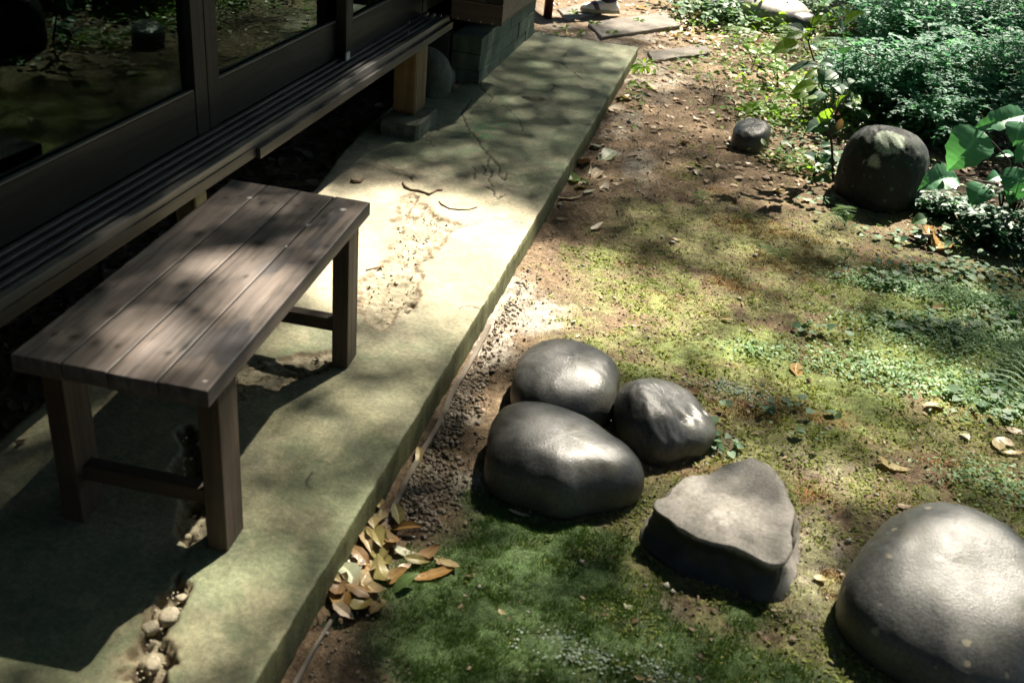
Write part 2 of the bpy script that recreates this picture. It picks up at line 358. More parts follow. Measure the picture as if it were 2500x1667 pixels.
RUST = [(1620, 830, .12, .05, .7), (1720, 880, .12, .06, .6), (1820, 700, .15, .08, .7), (1400, 860, .05, .04, .5), (1960, 930, .1, .05, .6), (1560, 640, .1, .08, .5), (1950, 640, .2, .12, 1), (1860, 560, .18, .12, .9), (1760, 480, .12, .12, .7), (2000, 1000, .2, .08, .55), (1850, 1000, .15, .1, .6),
        (1900, 1180, .25, .1, .45), (2350, 990, .12, .05, .85), (1700, 760, .2, .15, .45), (2100, 800, .12, .06, .6), (1900, 1300, .1, .15, .5), (2330, 1120, .2, .06, .5), (2030, 1420, .03, .1, .7)]
GRIT_SUNPATCH = [(1225, 720, .09, .22, 1.2), (1330, 770, .12, .12, 1.0), (1200, 850, .06, .12, 1.0), (1150, 1180, .12, .08, .95), (1620, 1500, .16, .08, .8), (1990, 1380, .07, .25, 1), (1780, 960, .1, .05, .95), (1120, 1660, .1, .03, 1),  # leading blobs paint the sun patch paler into the soil; the rest is grit
        (1500, 300, .15, .4, .6), (1600, 200, .3, .5, .7), (1560, 400, .1, .25, .85), (1420, 1560, .05, .05, .7), (1130, 1010, .1, .1, .7), (1500, 100, .6, .7, .6), (1950, 1120, .2, .08, .6), (1310, 1330, .03, .02, .9)]
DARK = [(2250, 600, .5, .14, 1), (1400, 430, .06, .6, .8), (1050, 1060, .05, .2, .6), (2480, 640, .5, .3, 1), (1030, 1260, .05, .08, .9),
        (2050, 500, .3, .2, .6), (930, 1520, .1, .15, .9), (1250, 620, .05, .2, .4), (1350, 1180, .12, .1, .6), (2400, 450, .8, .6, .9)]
def masks(x, y):
    r = {}
    for k, B, s in (('g', GREEN, 11), ('d', DGREEN, 23), ('r', RUST, 37), ('t', GRIT_SUNPATCH, 41), ('k', DARK, 53)):
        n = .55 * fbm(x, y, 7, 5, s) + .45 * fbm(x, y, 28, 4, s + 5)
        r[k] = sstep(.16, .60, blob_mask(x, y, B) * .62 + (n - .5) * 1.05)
    return r
def ground_col(x, y):
    mk = masks(x, y); n1 = fbm(x, y, 9, 5, 61)[:, None]; n2 = fbm(x, y, 45, 4, 71)[:, None]
    c = np.array([.17, .122, .078]) * (.6 + .9 * n1)
    def over(c, m, col, w=1.0):
        m = (m * w)[:, None]; return c * (1 - m) + np.array(col) * (.55 + .9 * n2) * m
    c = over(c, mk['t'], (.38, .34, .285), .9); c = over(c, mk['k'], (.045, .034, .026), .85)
    c = over(c, mk['r'], (.36, .20, .075), .9); film = (.72 * sstep(.34, .6, .5 * fbm(x, y, 5, 4, 511) + .5 * fbm(x, y, 26, 4, 512)) * sstep(.1, .35, x) * sstep(2.7, 1.9, y))
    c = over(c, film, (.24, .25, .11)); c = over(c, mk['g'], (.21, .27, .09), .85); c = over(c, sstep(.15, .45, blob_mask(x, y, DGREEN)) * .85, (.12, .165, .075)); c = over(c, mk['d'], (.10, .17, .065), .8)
    return c

def grid_lines(spec):
    out = [spec[0][0]]
    for a, b, s in spec:
        k = max(1, round((b - a) / s)); out += list(np.linspace(a, b, k + 1)[1:])
    return np.array(out)
GX = grid_lines([(-40, -6, 4), (-6, -1.4, .4), (-1.4, -.5, .03), (-.5, -.02, .06), (-.02, 1.75, .0065), (1.75, 3.6, .02), (3.6, 8, .2), (8, 45, 4)])
GY = grid_lines([(-40, -5, 4), (-5, -1.0, .2), (-1.0, 1.9, .0075), (1.9, 4.6, .014), (4.6, 8.5, .03), (8.5, 14, .3), (14, 60, 4)])
XX, YY = np.meshgrid(GX, GY); xf, yf = XX.ravel(), YY.ravel()
near = (xf > -1.3) & (xf < 3.6) & (yf > -1) & (yf < 8.5)
zf = gz(xf, yf)
zf[near] += (.010 * (fbm(xf[near], yf[near], 38, 3, 91) - .5) + .006 * (fbm(xf[near], yf[near], 120, 2, 97) - .5))
mkn = masks(xf[near], yf[near]); zf[near] += .006 * mkn['g'] + (.003 + .008 * (fbm(xf[near], yf[near], 16, 4, 93) - .35)) * mkn['d'] + .004 * mkn['r'] + .012 * (fbm(xf[near], yf[near], 20, 3, 94) - .5) * mkn['g']
nx, ny = len(GX), len(GY); idx = np.arange(nx * ny).reshape(ny, nx)
Q = np.stack([idx[:-1, :-1], idx[:-1, 1:], idx[1:, 1:], idx[1:, :-1]], -1).reshape(-1, 4)
me = fast_mesh('ground', np.stack([xf, yf, zf], -1), Q, M['soil'], True)
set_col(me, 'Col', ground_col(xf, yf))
tag(link('ground', me), kind='structure')

# ------------------------------------------------------------------ concrete slab with worn drip trench and cracks
SLY = 4.277
def slab_left(y): return np.interp(y, [-1.6, 1.2, 1.41, 1.685, 2.18, 2.9, SLY], [-.80, -.765, -.765, -.81, -.86, -.86, -.80])
def pl(pts): return np.array([atz(a, b, 0)[:2] for a, b in pts])
def seg_dist(x, y, P, w=None):
    best = np.full(x.shape, 1e9); bw = np.zeros(x.shape)
    for i in range(len(P) - 1):
        a, b = P[i], P[i + 1]; d = b - a; L2 = d @ d + 1e-12
        t = np.clip(((x - a[0]) * d[0] + (y - a[1]) * d[1]) / L2, 0, 1)
        q = np.hypot(x - a[0] - t * d[0], y - a[1] - t * d[1])
        if w is not None:
            ww = w[i] * (1 - t) + w[i + 1] * t; q = q - ww
        best = np.minimum(best, q)
    return best
TR = [(pl([(1035, 500), (1052, 540), (1020, 590), (965, 665), (935, 730), (925, 780)]), [.02, .06, .062, .07, .075, .045]), (pl([(1000, 700), (1000, 750)]), [.02, .025]), (pl([(1000, 640), (975, 560), (1010, 470)]), [.008, .012, .015]),
      (pl([(1040, 520), (985, 545)]), [.03, .03]), (pl([(1070, 565), (1110, 545)]), [.03, .02]),
      (pl([(800, 868), (740, 880), (660, 905), (600, 935), (540, 975)]), [.02, .045, .06, .055, .02]),
      (pl([(455, 1060), (460, 1150), (472, 1210), (472, 1300)]), [.008, .018, .022, .026]),
      (pl([(472, 1300), (440, 1385), (432, 1440), (392, 1490), (372, 1560), (360, 1640), (345, 1750)]), [.012, .006, .018, .026, .028, .026, .034])]
CRK = [([(1150, 245), (1137, 262), (1125, 277), (1136, 300), (1149, 322), (1165, 340), (1176, 361), (1197, 379), (1208, 394), (1226, 401)], 1.3),
       ([(1168, 205), (1179, 220), (1201, 238), (1197, 249)], 1.0), ([(1219, 253), (1244, 267), (1266, 296), (1275, 320)], .7),
       ([(1197, 379), (1190, 400), (1200, 420), (1192, 440), (1205, 455)], .8), ([(1183, 455), (1205, 466), (1217, 488)], 1.0), ([(1217, 488), (1230, 473)], .6),
       ([(1154, 437), (1161, 419), (1157, 405)], .8), ([(1208, 394), (1222, 408), (1215, 425), (1232, 440), (1236, 425)], .7),
       ([(1176, 400), (1187, 410), (1180, 425), (1195, 430), (1210, 425)], .7), ([(937, 397), (970, 412), (999, 430), (1010, 445)], .6),
       ([(1250, 130), (1317, 140), (1368, 154), (1382, 163), (1401, 176), (1421, 195)], .8), ([(1206, 530), (1250, 538), (1300, 550)], .5),
       ([(1063, 304), (1069, 322)], .5), ([(1033, 337), (1050, 345), (1060, 358)], .5), ([(1225, 240), (1250, 236), (1268, 228)], .6),
       ([(1330, 210), (1352, 205), (1345, 225), (1370, 235)], .5), ([(1040, 540), (1100, 560), (1160, 545)], .5), ([(760, 1150), (752, 1170), (758, 1190)], .5),
       ([(1177, 756), (1150, 745), (1120, 750)], .5), ([(1170, 262), (1150, 262), (1125, 277)], .7), ([(600, 900), (690, 885), (780, 905)], 1.0), ([(620, 925), (660, 905), (700, 915), (740, 895)], .9)]
SXl = grid_lines([(-.88, -.60, .012), (-.60, 0.0, .0048)]); SYl = grid_lines([(-1.5, -.75, .02), (-.75, 1.95, .0055), (1.95, SLY, .0065)])
sx, sy = np.meshgrid(SXl, SYl); x = sx.ravel(); y = sy.ravel()
xl = slab_left(y) + .02 * (fbm(y, y * 0, 9, 3, 5) - .5)
tt = (x + .88) / .88; xw = xl + tt * (0 - xl); edge = sstep(-.05, 0, xw) * .0022 * (fbm(y, y * 0 + 3, 30, 3, 12) - .5) * 2
x = xw + np.where(xw > -.05, edge, 0)
y = np.where(y > SLY - .001, SLY + .02 * (fbm(x, x * 0, 12, 3, 8) - .5) + .09 * (x), y)
z = .006 * (fbm(x, y, 3, 3, 15) - .5) + .0016 * (fbm(x, y, 60, 2, 16) - .5)
trd = np.full(x.shape, 1e9)
jag = .085 * (fbm(x, y, 11, 5, 21) - .5) + .022 * (fbm(x, y, 80, 3, 22) - .5)
for P, w in TR: trd = np.minimum(trd, seg_dist(x, y, P, w))
tr = sstep(.007, -.004, trd + jag)
rough = fbm(x, y, 70, 3, 31); rough2 = fbm(x, y, 26, 3, 33)
z -= tr * (.007 + .012 * (rough2 - .4) + .020 * sstep(.05, -.15, y) * (.4 + rough2)); z += tr * .010 * (rough - .5) + tr * .005 * (fbm(x, y, 150, 2, 35) - .5)
wall_edge = sstep(.014, 0, np.abs(trd + jag)); 
crk = np.zeros(x.shape)
cj = .022 * (fbm(x, y, 34, 4, 44) - .5); cj2 = .022 * (fbm(x, y, 34, 4, 47) - .5)
for P, w in CRK:
    P = pl(P); d = seg_dist(x + cj, y + cj2, P); crk = np.maximum(crk, sstep(.0032 * w + .0022, .0008, d))
hsp = np.zeros(x.shape)
for a_, b_, r_ in ((998, 676, .010), (1001, 740, .016), (992, 762, .011), (990, 640, .006), (1035, 505, .010), (895, 700, .008), (872, 735, .007), (1062, 560, .006), (435, 1430, .012), (402, 1520, .016), (425, 1478, .014), (355, 1560, .012), (380, 1640, .018), (330, 1640, .014), (470, 1225, .014), (455, 1300, .012), (478, 1130, .010)):
    P = atz(a_, b_, 0); hsp = np.maximum(hsp, sstep(1.0, .55, np.hypot((x - P[0]) / r_, (y - P[1]) / (r_ * 1.6)) + 1.2 * (fbm(x, y, 70, 3, 57) - .5)))
z -= hsp * .016
hole = sstep(.0, -.02, seg_dist(x, y, pl([(1278, 236), (1300, 243), (1322, 240)]), [.02, .035, .03]) + .05 * (fbm(x, y, 22, 3, 51) - .5))
z -= crk * .004 + hole * .012
# rounded arris on the garden edge
z -= .0025 * sstep(-.007, 0.0, x) + .006 * sstep(.62, .8, fbm(x * 0 + 2, y, 9, 4, 133)) * sstep(-.02, 0, x)
# colour: worn concrete, algae, damp stains; paler sun patch and far shade painted in
n1 = fbm(x, y, 3.2, 5, 101)[:, None]; n2 = fbm(x, y, 14, 4, 103)[:, None]; n3 = fbm(x + y, y * .4, 5, 4, 107)[:, None]
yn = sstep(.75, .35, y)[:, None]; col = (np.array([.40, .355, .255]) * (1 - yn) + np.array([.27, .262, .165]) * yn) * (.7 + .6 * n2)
alg = sstep(.46, .60, n1[:, 0] * .45 + n2[:, 0] * .4 + .15 * fbm(x, y, 50, 3, 105))[:, None] * (.35 + .65 * np.maximum(yn, sstep(1.55, 1.8, y)[:, None])); col = col * (1 - .7 * alg) + np.array([.12, .15, .085]) * (.6 + .8 * n2) * .7 * alg  # algae thinned along the sunlit strip, painting the sun patch paler
dst = sstep(.5, .66, n3)
far = sstep(1.6, 2.2, y)[:, None]
col = col * (1 - .35 * dst) + np.array([.1, .11, .085]) * .35 * dst
col = col * (1 - far * .6) + np.array([.14, .15, .10]) * (.5 + 1.0 * n2) * np.array([.8, 1.05, .9]) * far * .6  # far slab darker and greener: its shade tint is painted into the colour
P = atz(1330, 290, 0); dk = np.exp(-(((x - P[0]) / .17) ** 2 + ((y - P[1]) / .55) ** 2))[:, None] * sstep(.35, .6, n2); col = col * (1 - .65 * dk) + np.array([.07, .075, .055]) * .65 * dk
gm = (np.exp(-(((x - atz(1190, 320, 0)[0]) / .06) ** 2 + ((y - atz(1190, 320, 0)[1]) / .3) ** 2)) * sstep(.48, .6, fbm(x, y, 25, 4, 111)))[:, None]
col = col * (1 - gm * .8) + np.array([.08, .22, .1]) * gm * .8
col = col * (1 - .8 * tr[:, None]) + (np.array([.30, .26, .18]) * (.35 + 1.3 * rough[:, None])) * .8 * tr[:, None]
wal = (sstep(.012, .002, np.abs(trd + jag - .001)))[:, None]; col = col * (1 - .6 * wal) + np.array([.13, .075, .04]) * .6 * wal
col = col * (1 - .92 * crk[:, None]) + np.array([.018, .02, .016]) * .92 * crk[:, None]
col = col * (1 - .75 * hole[:, None]) + np.array([.03, .028, .02]) * .75 * hole[:, None]
col = col * (1 - .85 * hsp[:, None]) + np.array([.055, .03, .018]) * .85 * hsp[:, None]
flk = (sstep(.52, .56, fbm(x, y, 45, 3, 141)) * tr)[:, None]; col = col * (1 - .45 * flk) + np.array([.42, .37, .27]) * .45 * flk
# garden side face: added as extra rings going down
nX, nY = len(SXl), len(SYl); idx = np.arange(nX * nY).reshape(nY, nX)
Qs = [np.stack([idx[:-1, :-1], idx[:-1, 1:], idx[1:, 1:], idx[1:, :-1]], -1).reshape(-1, 4)]
Vs = [np.stack([x, y, z], -1)]; Cs = [col]; base = nX * nY
def skirt(line, outx, outy):
    global base
    prev = line; Z0 = Vs[0][line]
    for k, dz in enumerate((-.006, -.035, -.065, -.10, -.17)):
        W = Z0.copy(); off = .0015 + (.001 + .001 * k) * (fbm(Z0[:, 0] + Z0[:, 1], Z0[:, 1] * 0 + k * .5, 12, 4, 120) - .4) * 2 + .002 * (fbm(Z0[:, 0] + Z0[:, 1], Z0[:, 1] * 0 + k, 60, 2, 125) - .5)
        W[:, 0] += outx * off; W[:, 1] += outy * off; W[:, 2] = dz
        Vs.append(W); nn = fbm(Z0[:, 0] + Z0[:, 1], np.full(len(Z0), k * .5), 9, 4, 131)[:, None]
        gcol = np.array([.10, .105, .045]) * (.35 + 1.1 * nn); gcol = gcol * (1 - .25 * k / 4); Cs.append(gcol)
        cur = base + np.arange(len(line)); Qs.append(np.stack([prev[:-1], cur[:-1], cur[1:], prev[1:]], -1)); prev = cur; base += len(line)
skirt(idx[:, -1], 1, 0); skirt(idx[-1, ::-1], 0, 1); skirt(idx[::-1, 0], -1, 0); skirt(idx[0, :], 0, -1)
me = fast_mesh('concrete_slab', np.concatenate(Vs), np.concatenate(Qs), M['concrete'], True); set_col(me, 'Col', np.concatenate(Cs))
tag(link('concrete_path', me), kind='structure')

# ------------------------------------------------------------------ scattering (one mesh of many small pieces)
def scatter(name, tV, tF, pos, yaw, tilt, scale, mat, parent=None, sc2=None, tdir=None, smooth=False):
    n = len(pos); tV = np.asarray(tV, float); tF = np.asarray(tF, int)
    if tdir is None: tdir = rng.random(n) * 2 * PI
    V = np.repeat(tV[None], n, 0) * np.asarray(scale)[:, None, None]
    if sc2 is not None: V = V * sc2[:, None, :]
    c, s = np.cos(yaw)[:, None], np.sin(yaw)[:, None]
    X = V[..., 0] * c - V[..., 1] * s; Y = V[..., 0] * s + V[..., 1] * c; Z = V[..., 2]
    # tilt about the horizontal axis at angle tdir
    ax = np.stack([np.cos(tdir), np.sin(tdir), np.zeros(n)], -1)[:, None, :]; P = np.stack([X, Y, Z], -1)
    ct = np.cos(tilt)[:, None, None]; st = np.sin(tilt)[:, None, None]
    P = P * ct + np.cross(np.broadcast_to(ax, P.shape), P) * st + ax * (P * ax).sum(-1, keepdims=True) * (1 - ct)
    P = P + np.asarray(pos)[:, None, :]
    F = (tF[None] + (np.arange(n) * len(tV))[:, None, None]).reshape(-1, tF.shape[1])
    return link(name, fast_mesh(name, P.reshape(-1, 3), F, mat, smooth), parent)
LEAF6 = ([(0, 0, 0), (-.26, .3, .05), (0, .35, 0), (.26, .3, .05), (-.2, .7, .04), (0, .7, -.01), (.2, .7, .04), (0, 1, -.06)],
         [(0, 2, 1, 1), (0, 3, 2, 2), (1, 2, 5, 4), (2, 3, 6, 5), (4, 5, 7, 7), (5, 6, 7, 7)])
LEAFT = ([(0, 0, 0), (-.26, .45, .04), (0, 1, -.03), (.26, .45, .04)], [(0, 3, 2, 1)])
ROUND = ([(0, 0, 0), (-.45, .25, .06), (-.5, .65, .08), (-.2, .98, .03), (.2, .98, .03), (.5, .65, .08), (.45, .25, .06), (0, .5, .02)],
         [(0, 7, 2, 1), (7, 4, 3, 2), (7, 6, 5, 4), (0, 6, 7, 7)])
OCTA = ([(1, 0, 0), (0, 1, 0), (-1, 0, 0), (0, -1, 0), (0, 0, .8), (0, 0, -.8)], [(0, 1, 4), (1, 2, 4), (2, 3, 4), (3, 0, 4), (1, 0, 5), (2, 1, 5), (3, 2, 5), (0, 3, 5)])
def tri(q):                                             # LEAF6/ROUND use degenerate quads for triangles: turn all to tris
    out = []
    for f in q:
        if len(set(f)) == 4: out += [(f[0], f[1], f[2]), (f[0], f[2], f[3])]
        else:
            g = []; [g.append(k) for k in f if k not in g]; out.append(tuple(g))
    return out
LEAF6 = (LEAF6[0], tri(LEAF6[1])); ROUND = (ROUND[0], tri(ROUND[1]))
BLADE = ([(-.12, 0, 0), (.12, 0, 0), (0, .15, 1)], [(0, 1, 2)])
def pick(n, weight, x0, x1, y0, y1, lim=60):
    out = np.zeros((0, 2))
    for _ in range(lim):
        P = rng.random((n * 3, 2)) * [x1 - x0, y1 - y0] + [x0, y0]
        w = weight(P[:, 0], P[:, 1]); out = np.concatenate([out, P[rng.random(len(P)) < w]])
        if len(out) >= n: break
    return out[:n]
def in_view(x, y, m=60):
    a, b = project(np.stack([x, y, np.full(len(x), -.08)], -1)); return (a > -m) & (a < 2500 + m) & (b > -m) & (b < 1667 + m)

# ------------------------------------------------------------------ unseen trees, crowns shaped and added to dapple sun and cut sky light
def to_ground(P): return np.array([P[0] - SUNV[0] / SUNV[2] * P[2], P[1] - SUNV[1] / SUNV[2] * P[2]])
LIT = [  # sight-line x, y, height of the lit surface, radii in metres, share of sun let through
 (940, 520, 0, .17, .20, 1), (1060, 520, 0, .22, .13, .95), (1170, 520, 0, .2, .13, .95), (900, 600, 0, .17, .18, 1), (1120, 600, 0, .24, .2, 1), (1010, 640, 0, .2, .16, .95), (1240, 590, 0, .1, .13, .9), (840, 700, 0, .14, .15, .85), (1000, 540, 0, .3, .18, 1), (1100, 660, 0, .18, .2, 1), (1200, 560, 0, .14, .16, 1), (1290, 680, -.09, .14, .2, 1), (1350, 800, -.09, .16, .12, 1), (760, 660, 0, .1, .1, .7), (1400, 640, -.09, .13, .1, .85), (1490, 730, -.09, .15, .12, 1), (1260, 640, -.09, .09, .12, .9), (1180, 800, -.09, .08, .12, .9), (1600, 790, -.09, .14, .1, .65),
 (1230, 700, -.09, .14, .22, 1), (1420, 760, -.09, .13, .1, .9), (1350, 700, -.09, .12, .12, 1), (1330, 760, -.09, .13, .16, .95), (1430, 720, -.09, .12, .14, .7), (1440, 810, -.09, .12, .1, .8), (1250, 800, -.09, .1, .12, .9), (1540, 760, -.09, .17, .13, .85), (1560, 860, -.09, .15, .08, .7), (1440, 640, -.09, .12, .12, .75), (1680, 720, -.09, .18, .12, .5), (1760, 850, -.09, .2, .12, .45),
 (1060, 780, 0, .16, .12, .6), (960, 860, 0, .12, .1, .45), (880, 960, 0, .12, .08, .42), (760, 1150, 0, .18, .16, .14), (690, 1350, 0, .12, .13, .10), (600, 1500, 0, .12, .14, .14), (760, 830, 0, .08, .08, .7),
 (505, 1430, 0, .045, .07, 1), (450, 1570, 0, .035, .06, .7), (290, 1615, 0, .05, .03, .3), (870, 1250, 0, .1, .12, .1), (1000, 1000, 0, .06, .1, .2),
 (595, 665, .4, .07, .05, 1), (650, 690, .4, .06, .04, .9), (425, 805, .4, .075, .045, 1), (615, 765, .4, .06, .05, .9), (360, 875, .4, .06, .04, 1), (510, 830, .4, .05, .03, .8), (690, 610, .4, .03, .025, .5), (500, 900, .4, .02, .02, .8), (560, 720, .4, .04, .02, .5), (830, 560, .38, .03, .06, .5),
 (1330, 870, .03, .13, .09, .8), (1400, 1070, .03, .14, .06, .95), (1600, 950, .03, .11, .07, .75), (1760, 1200, .02, .13, .12, .3), (1700, 1260, .02, .08, .06, .25), (2220, 1440, .06, .10, .07, .5), (2440, 1400, .06, .14, .06, .55), (2330, 1300, .06, .10, .05, .35), (2400, 1490, .06, .16, .05, .5), (2300, 1300, .06, .2, .08, .15),
 (2050, 900, -.09, .35, .2, .42), (2300, 950, -.09, .3, .2, .55), (1850, 750, -.09, .3, .2, .42), (1900, 1150, -.09, .3, .1, .5), (2200, 1120, -.09, .3, .12, .5), (2150, 720, -.09, .25, .1, .35), (1960, 1400, -.09, .08, .2, .42), (1750, 600, -.09, .2, .16, .32), (2430, 780, -.09, .2, .1, .4),
 (1600, 420, -.09, .12, .25, .28), (1650, 300, -.09, .25, .25, .5), (1600, 200, -.08, .2, .3, .75), (1700, 160, -.08, .3, .3, .85), (1850, 190, -.08, .25, .35, .75), (1450, 30, -.06, .45, .45, 1), (1600, 60, -.06, .4, .5, .85), (1800, 60, -.06, .6, .6, 1), (1650, 30, -.06, .5, .5, 1), (1700, 100, -.06, .3, .3, .9), (1300, 30, -.06, .3, .5, .95), (1500, 125, 0, .07, .25, .45), (1420, 108, 0, .07, .08, .6), (1950, 300, -.06, .2, .25, .6), (1830, 330, -.05, .15, .1, .5),
 (2000, 80, .2, .4, .5, .8), (2200, 120, .3, .5, .6, .75), (2400, 200, .4, .5, .5, .7), (2480, 330, .3, .3, .2, .6), (2350, 60, .3, .7, .7, .7), (2150, 250, .3, .3, .3, .6), (2300, 350, .25, .14, .12, .5), (2470, 440, .25, .08, .08, .7), (2360, 370, .25, .1, .06, .4), (1260, 1400, -.09, .2, .1, .22), (900, 1340, -.08, .12, .08, .3), (1240, 1256, -.08, .05, .03, .4), (1500, 1560, -.09, .3, .1, .24), (1120, 1560, -.09, .1, .1, .1), (1000, 240, .1, .1, .2, .08)]
LITG = [(to_ground(atz(a, b, z)), rx, ry, t) for a, b, z, rx, ry, t in LIT]
def BASE(x, y):                                      # sun share let through; crown shaped denser to shade house side and shrub foot
    b = .13 + .10 * (fbm(x, y, 1.3, 3, 900) - .5); b = b * (1 - .45 * sstep(-.2, -.3, x) * sstep(.25, .1, y))
    return b * (1 - .85 * np.exp(-(((x - 1.55) / .6) ** 2 + ((y - 2.2) / .4) ** 2) ** 2)) * (.10 + .90 * sstep(-.72, -.58, x))
def sun_share(x, y):
    keep = np.ones_like(x)
    for g, rx, ry, t in LITG:
        d = ((x - g[0]) / rx) ** 2 + ((y - g[1]) / ry) ** 2; keep *= 1 - t * .985 * np.exp(-(d ** 1.5) * .7)
    return np.clip(1 - keep * (1 - BASE(x, y)), 0, 1)
def kd(x, y): return -np.log(np.clip(sun_share(x, y), .03, .995)) / 3.51
_gx, _gy = np.meshgrid(np.linspace(-1.5, 3.8, 106), np.linspace(-1.6, 8.6, 205)); KINT = float((kd(_gx.ravel(), _gy.ravel()) * 3.51).mean() * 5.3 * 10.2)
P2 = pick(int(KINT / .00092), kd, -1.5, 3.8, -1.6, 8.6)  # leaves placed where LIT wants shade, left out where sun should land
h = 9.4 + 3.0 * rng.random(len(P2)); pos = np.stack([P2[:, 0] + SUNV[0] / SUNV[2] * h, P2[:, 1] + SUNV[1] / SUNV[2] * h, h], -1)
def limbs(root, start, ends, r0, name='limb'):
    for e in ends:
        s = np.array(start, float); e = np.array(e, float); mid = (s + e) / 2 + np.array([0, 0, .25]) + rng.normal(0, .12, 3)
        MB().tube([s, (s + mid) / 2 + rng.normal(0, .05, 3), mid, (mid + e) / 2 + rng.normal(0, .05, 3), e], [r0, r0 * .8, r0 * .6, r0 * .4, r0 * .15], 7).build(name, M['bark'], root, True)
tree = empty('unseen_broadleaf_tree', (7.6, 13.2, 0), label='tall unseen broadleaf tree, crown shaped to dapple the slab and path', cat='tree')
L = lambda p: np.array(p) - np.array([7.6, 13.2, 0])
MB().tube([L((7.6, 13.2, -.2)), L((7.55, 13.2, .4)), L((7.3, 13.1, 3.5)), L((6.8, 12.8, 6.5)), L((6.0, 12.3, 8.6))], [.32, .24, .2, .16, .12], 12).build('trunk', M['bark'], tree, True)
limbs(tree, L((6.0, 12.3, 8.6)), [L(q) for q in ((3.8, 9.6, 10.6), (4.8, 15, 10.8), (2.8, 12, 11.0), (4.6, 8.0, 10.4), (5.8, 10, 11.2), (7.2, 15, 11.2), (5.1, 11.4, 11.6))], .09)
scatter('crown', *LEAFT, pos - np.array([7.6, 13.2, 0]), rng.random(len(pos)) * 2 * PI, rng.normal(.35, .35, len(pos)), .05 + .034 * rng.random(len(pos)), M['pl_canopy'], tree)
tree2 = empty('unseen_broadleaf_tree', (8.6, 2.2, 0), label='second broadleaf tree, unseen, added to block sun and sky all round', cat='tree')
L2 = lambda p: np.array(p) - np.array([8.6, 2.2, 0])
MB().tube([L2((8.6, 2.2, -.2)), L2((8.6, 2.2, .5)), L2((8.4, 2.3, 3)), L2((8.0, 2.5, 5.6)), L2((7.4, 2.6, 7.2))], [.36, .28, .22, .17, .13], 12).build('trunk', M['bark'], tree2, True)
limbs(tree2, L2((7.4, 2.6, 7.2)), [L2(q) for q in ((5.0, 1.0, 8.6), (3.5, 3.0, 8.8), (6.0, 6.5, 9.0), (9.5, 6.0, 9.0), (10, 1, 8.8), (6, -1, 8.8), (2, 1.5, 8.9), (9, 12, 9.2))], .1)
q = rng.random((64000, 2)) * [16, 25] + [-5.5, -8]  # added ring of crown leaves, shades the surrounding ground and hides sky
q = q[~((q[:, 0] > -1.5) & (q[:, 0] < 3.8) & (q[:, 1] > -1.6) & (q[:, 1] < 8.6))]; hh = 7.8 + 2.2 * rng.random(len(q))
q3 = np.stack([q[:, 0] + SUNV[0] / SUNV[2] * hh, q[:, 1] + SUNV[1] / SUNV[2] * hh, hh], -1)
scatter('crown', *LEAFT, q3 - np.array([8.6, 2.2, 0]), rng.random(len(q3)) * 2 * PI, rng.normal(.3, .35, len(q3)), .24 + .12 * rng.random(len(q3)), M['pl_canopy'], tree2)
def bush_tree(px, py, r, z0, z1, n, label, name='added_evergreen_tree', lf=.17):  # unseen evergreens added to cut ambient sky light
    t = empty(name, (px, py, 0), label=label, cat='tree')
    MB().tube([(0, 0, -.2), (.03, 0, .5), (.0, .05, z0), (0, 0, z1 * .85)], [.14, .11, .08, .02], 9).build('trunk', M['bark'], t, True)
    q = rng.normal(size=(n, 3)); q /= np.linalg.norm(q, axis=1)[:, None]; q *= (rng.random(n) ** .4)[:, None]
    lump = .75 + .45 * fbm(q[:, 0] * 3 + 9, q[:, 2] * 3 + q[:, 1] * 2 + 9, 1.5, 3, 77)
    p = q * lump[:, None] * [r, r, (z1 - z0) / 2] + [0, 0, (z0 + z1) / 2]
    scatter('crown', *LEAFT, p, rng.random(n) * 2 * PI, rng.normal(.5, .5, n), lf * (.7 + .6 * rng.random(n)), M['pl_canopy'], t)
bush_tree(2.6, -4.3, 2.2, .3, 6.2, 20000, 'unseen evergreen added to block sky light behind the viewpoint on the garden side')
bush_tree(-.5, -4.5, 2.1, .3, 6.2, 20000, 'unseen evergreen added to block sky light behind the viewpoint beside the house')
bush_tree(4.8, -1.8, 2.1, .2, 6.4, 15000, 'unseen evergreen added to block sky light at the right side of the moss garden')
bush_tree(6.0, 3.0, 2.0, .3, 5.6, 7500, 'unseen evergreen added to block sky light beyond the small leaved shrubs on the right')
bush_tree(1.0, -3.9, 1.5, .1, 3.4, 9000, 'low unseen evergreen added to block sky light between the two trees behind the viewpoint', lf=.14)
bush_tree(2.5, 14.5, 2.6, .3, 5.2, 7000, 'unseen evergreen added to block sky light at the far end of the garden')
bush_tree(-2.2, 15.0, 2.4, .3, 5.2, 6000, 'unseen evergreen added to block sky light far behind the walking person')
bush_tree(6.5, 12.5, 2.3, .3, 5.4, 6000, 'unseen evergreen added to block sky light in the far right corner of the garden')

# ------------------------------------------------------------------ the house on the left
house = empty('wooden_house', (-.67, 0, 0), label='dark timber house with glazed sliding doors raised above the concrete slab', cat='house')
HX = .67
def hb(name, mat, x0, x1, y0, y1, z0, z1, b=0, parent=None):
    return MB().box(x0 + HX, x1 + HX, y0, y1, z0, z1, b).build(name, mat, parent or house)
hb('sill_beam', M['dark_wood'], -.90, -.672, -3.0, 2.62, .338, .360, .002)
hb('sill_face', M['sill_wood'], -.6715, -.669, -3.0, 2.62, .335, .3635, 0)
for i, (xc, w) in enumerate(((-.683, .022), (-.712, .012), (-.742, .014), (-.772, .012), (-.800, .014))):
    hb('track_rail', M['track_wood'], xc - w / 2, xc + w / 2, -3.0, 2.62, .3605, .385, .003)
hb('sill_board', M['sill_wood'], -.668, -.655, .78, 2.62, .331, .360, .002)      # newer face board, starts beyond the bench
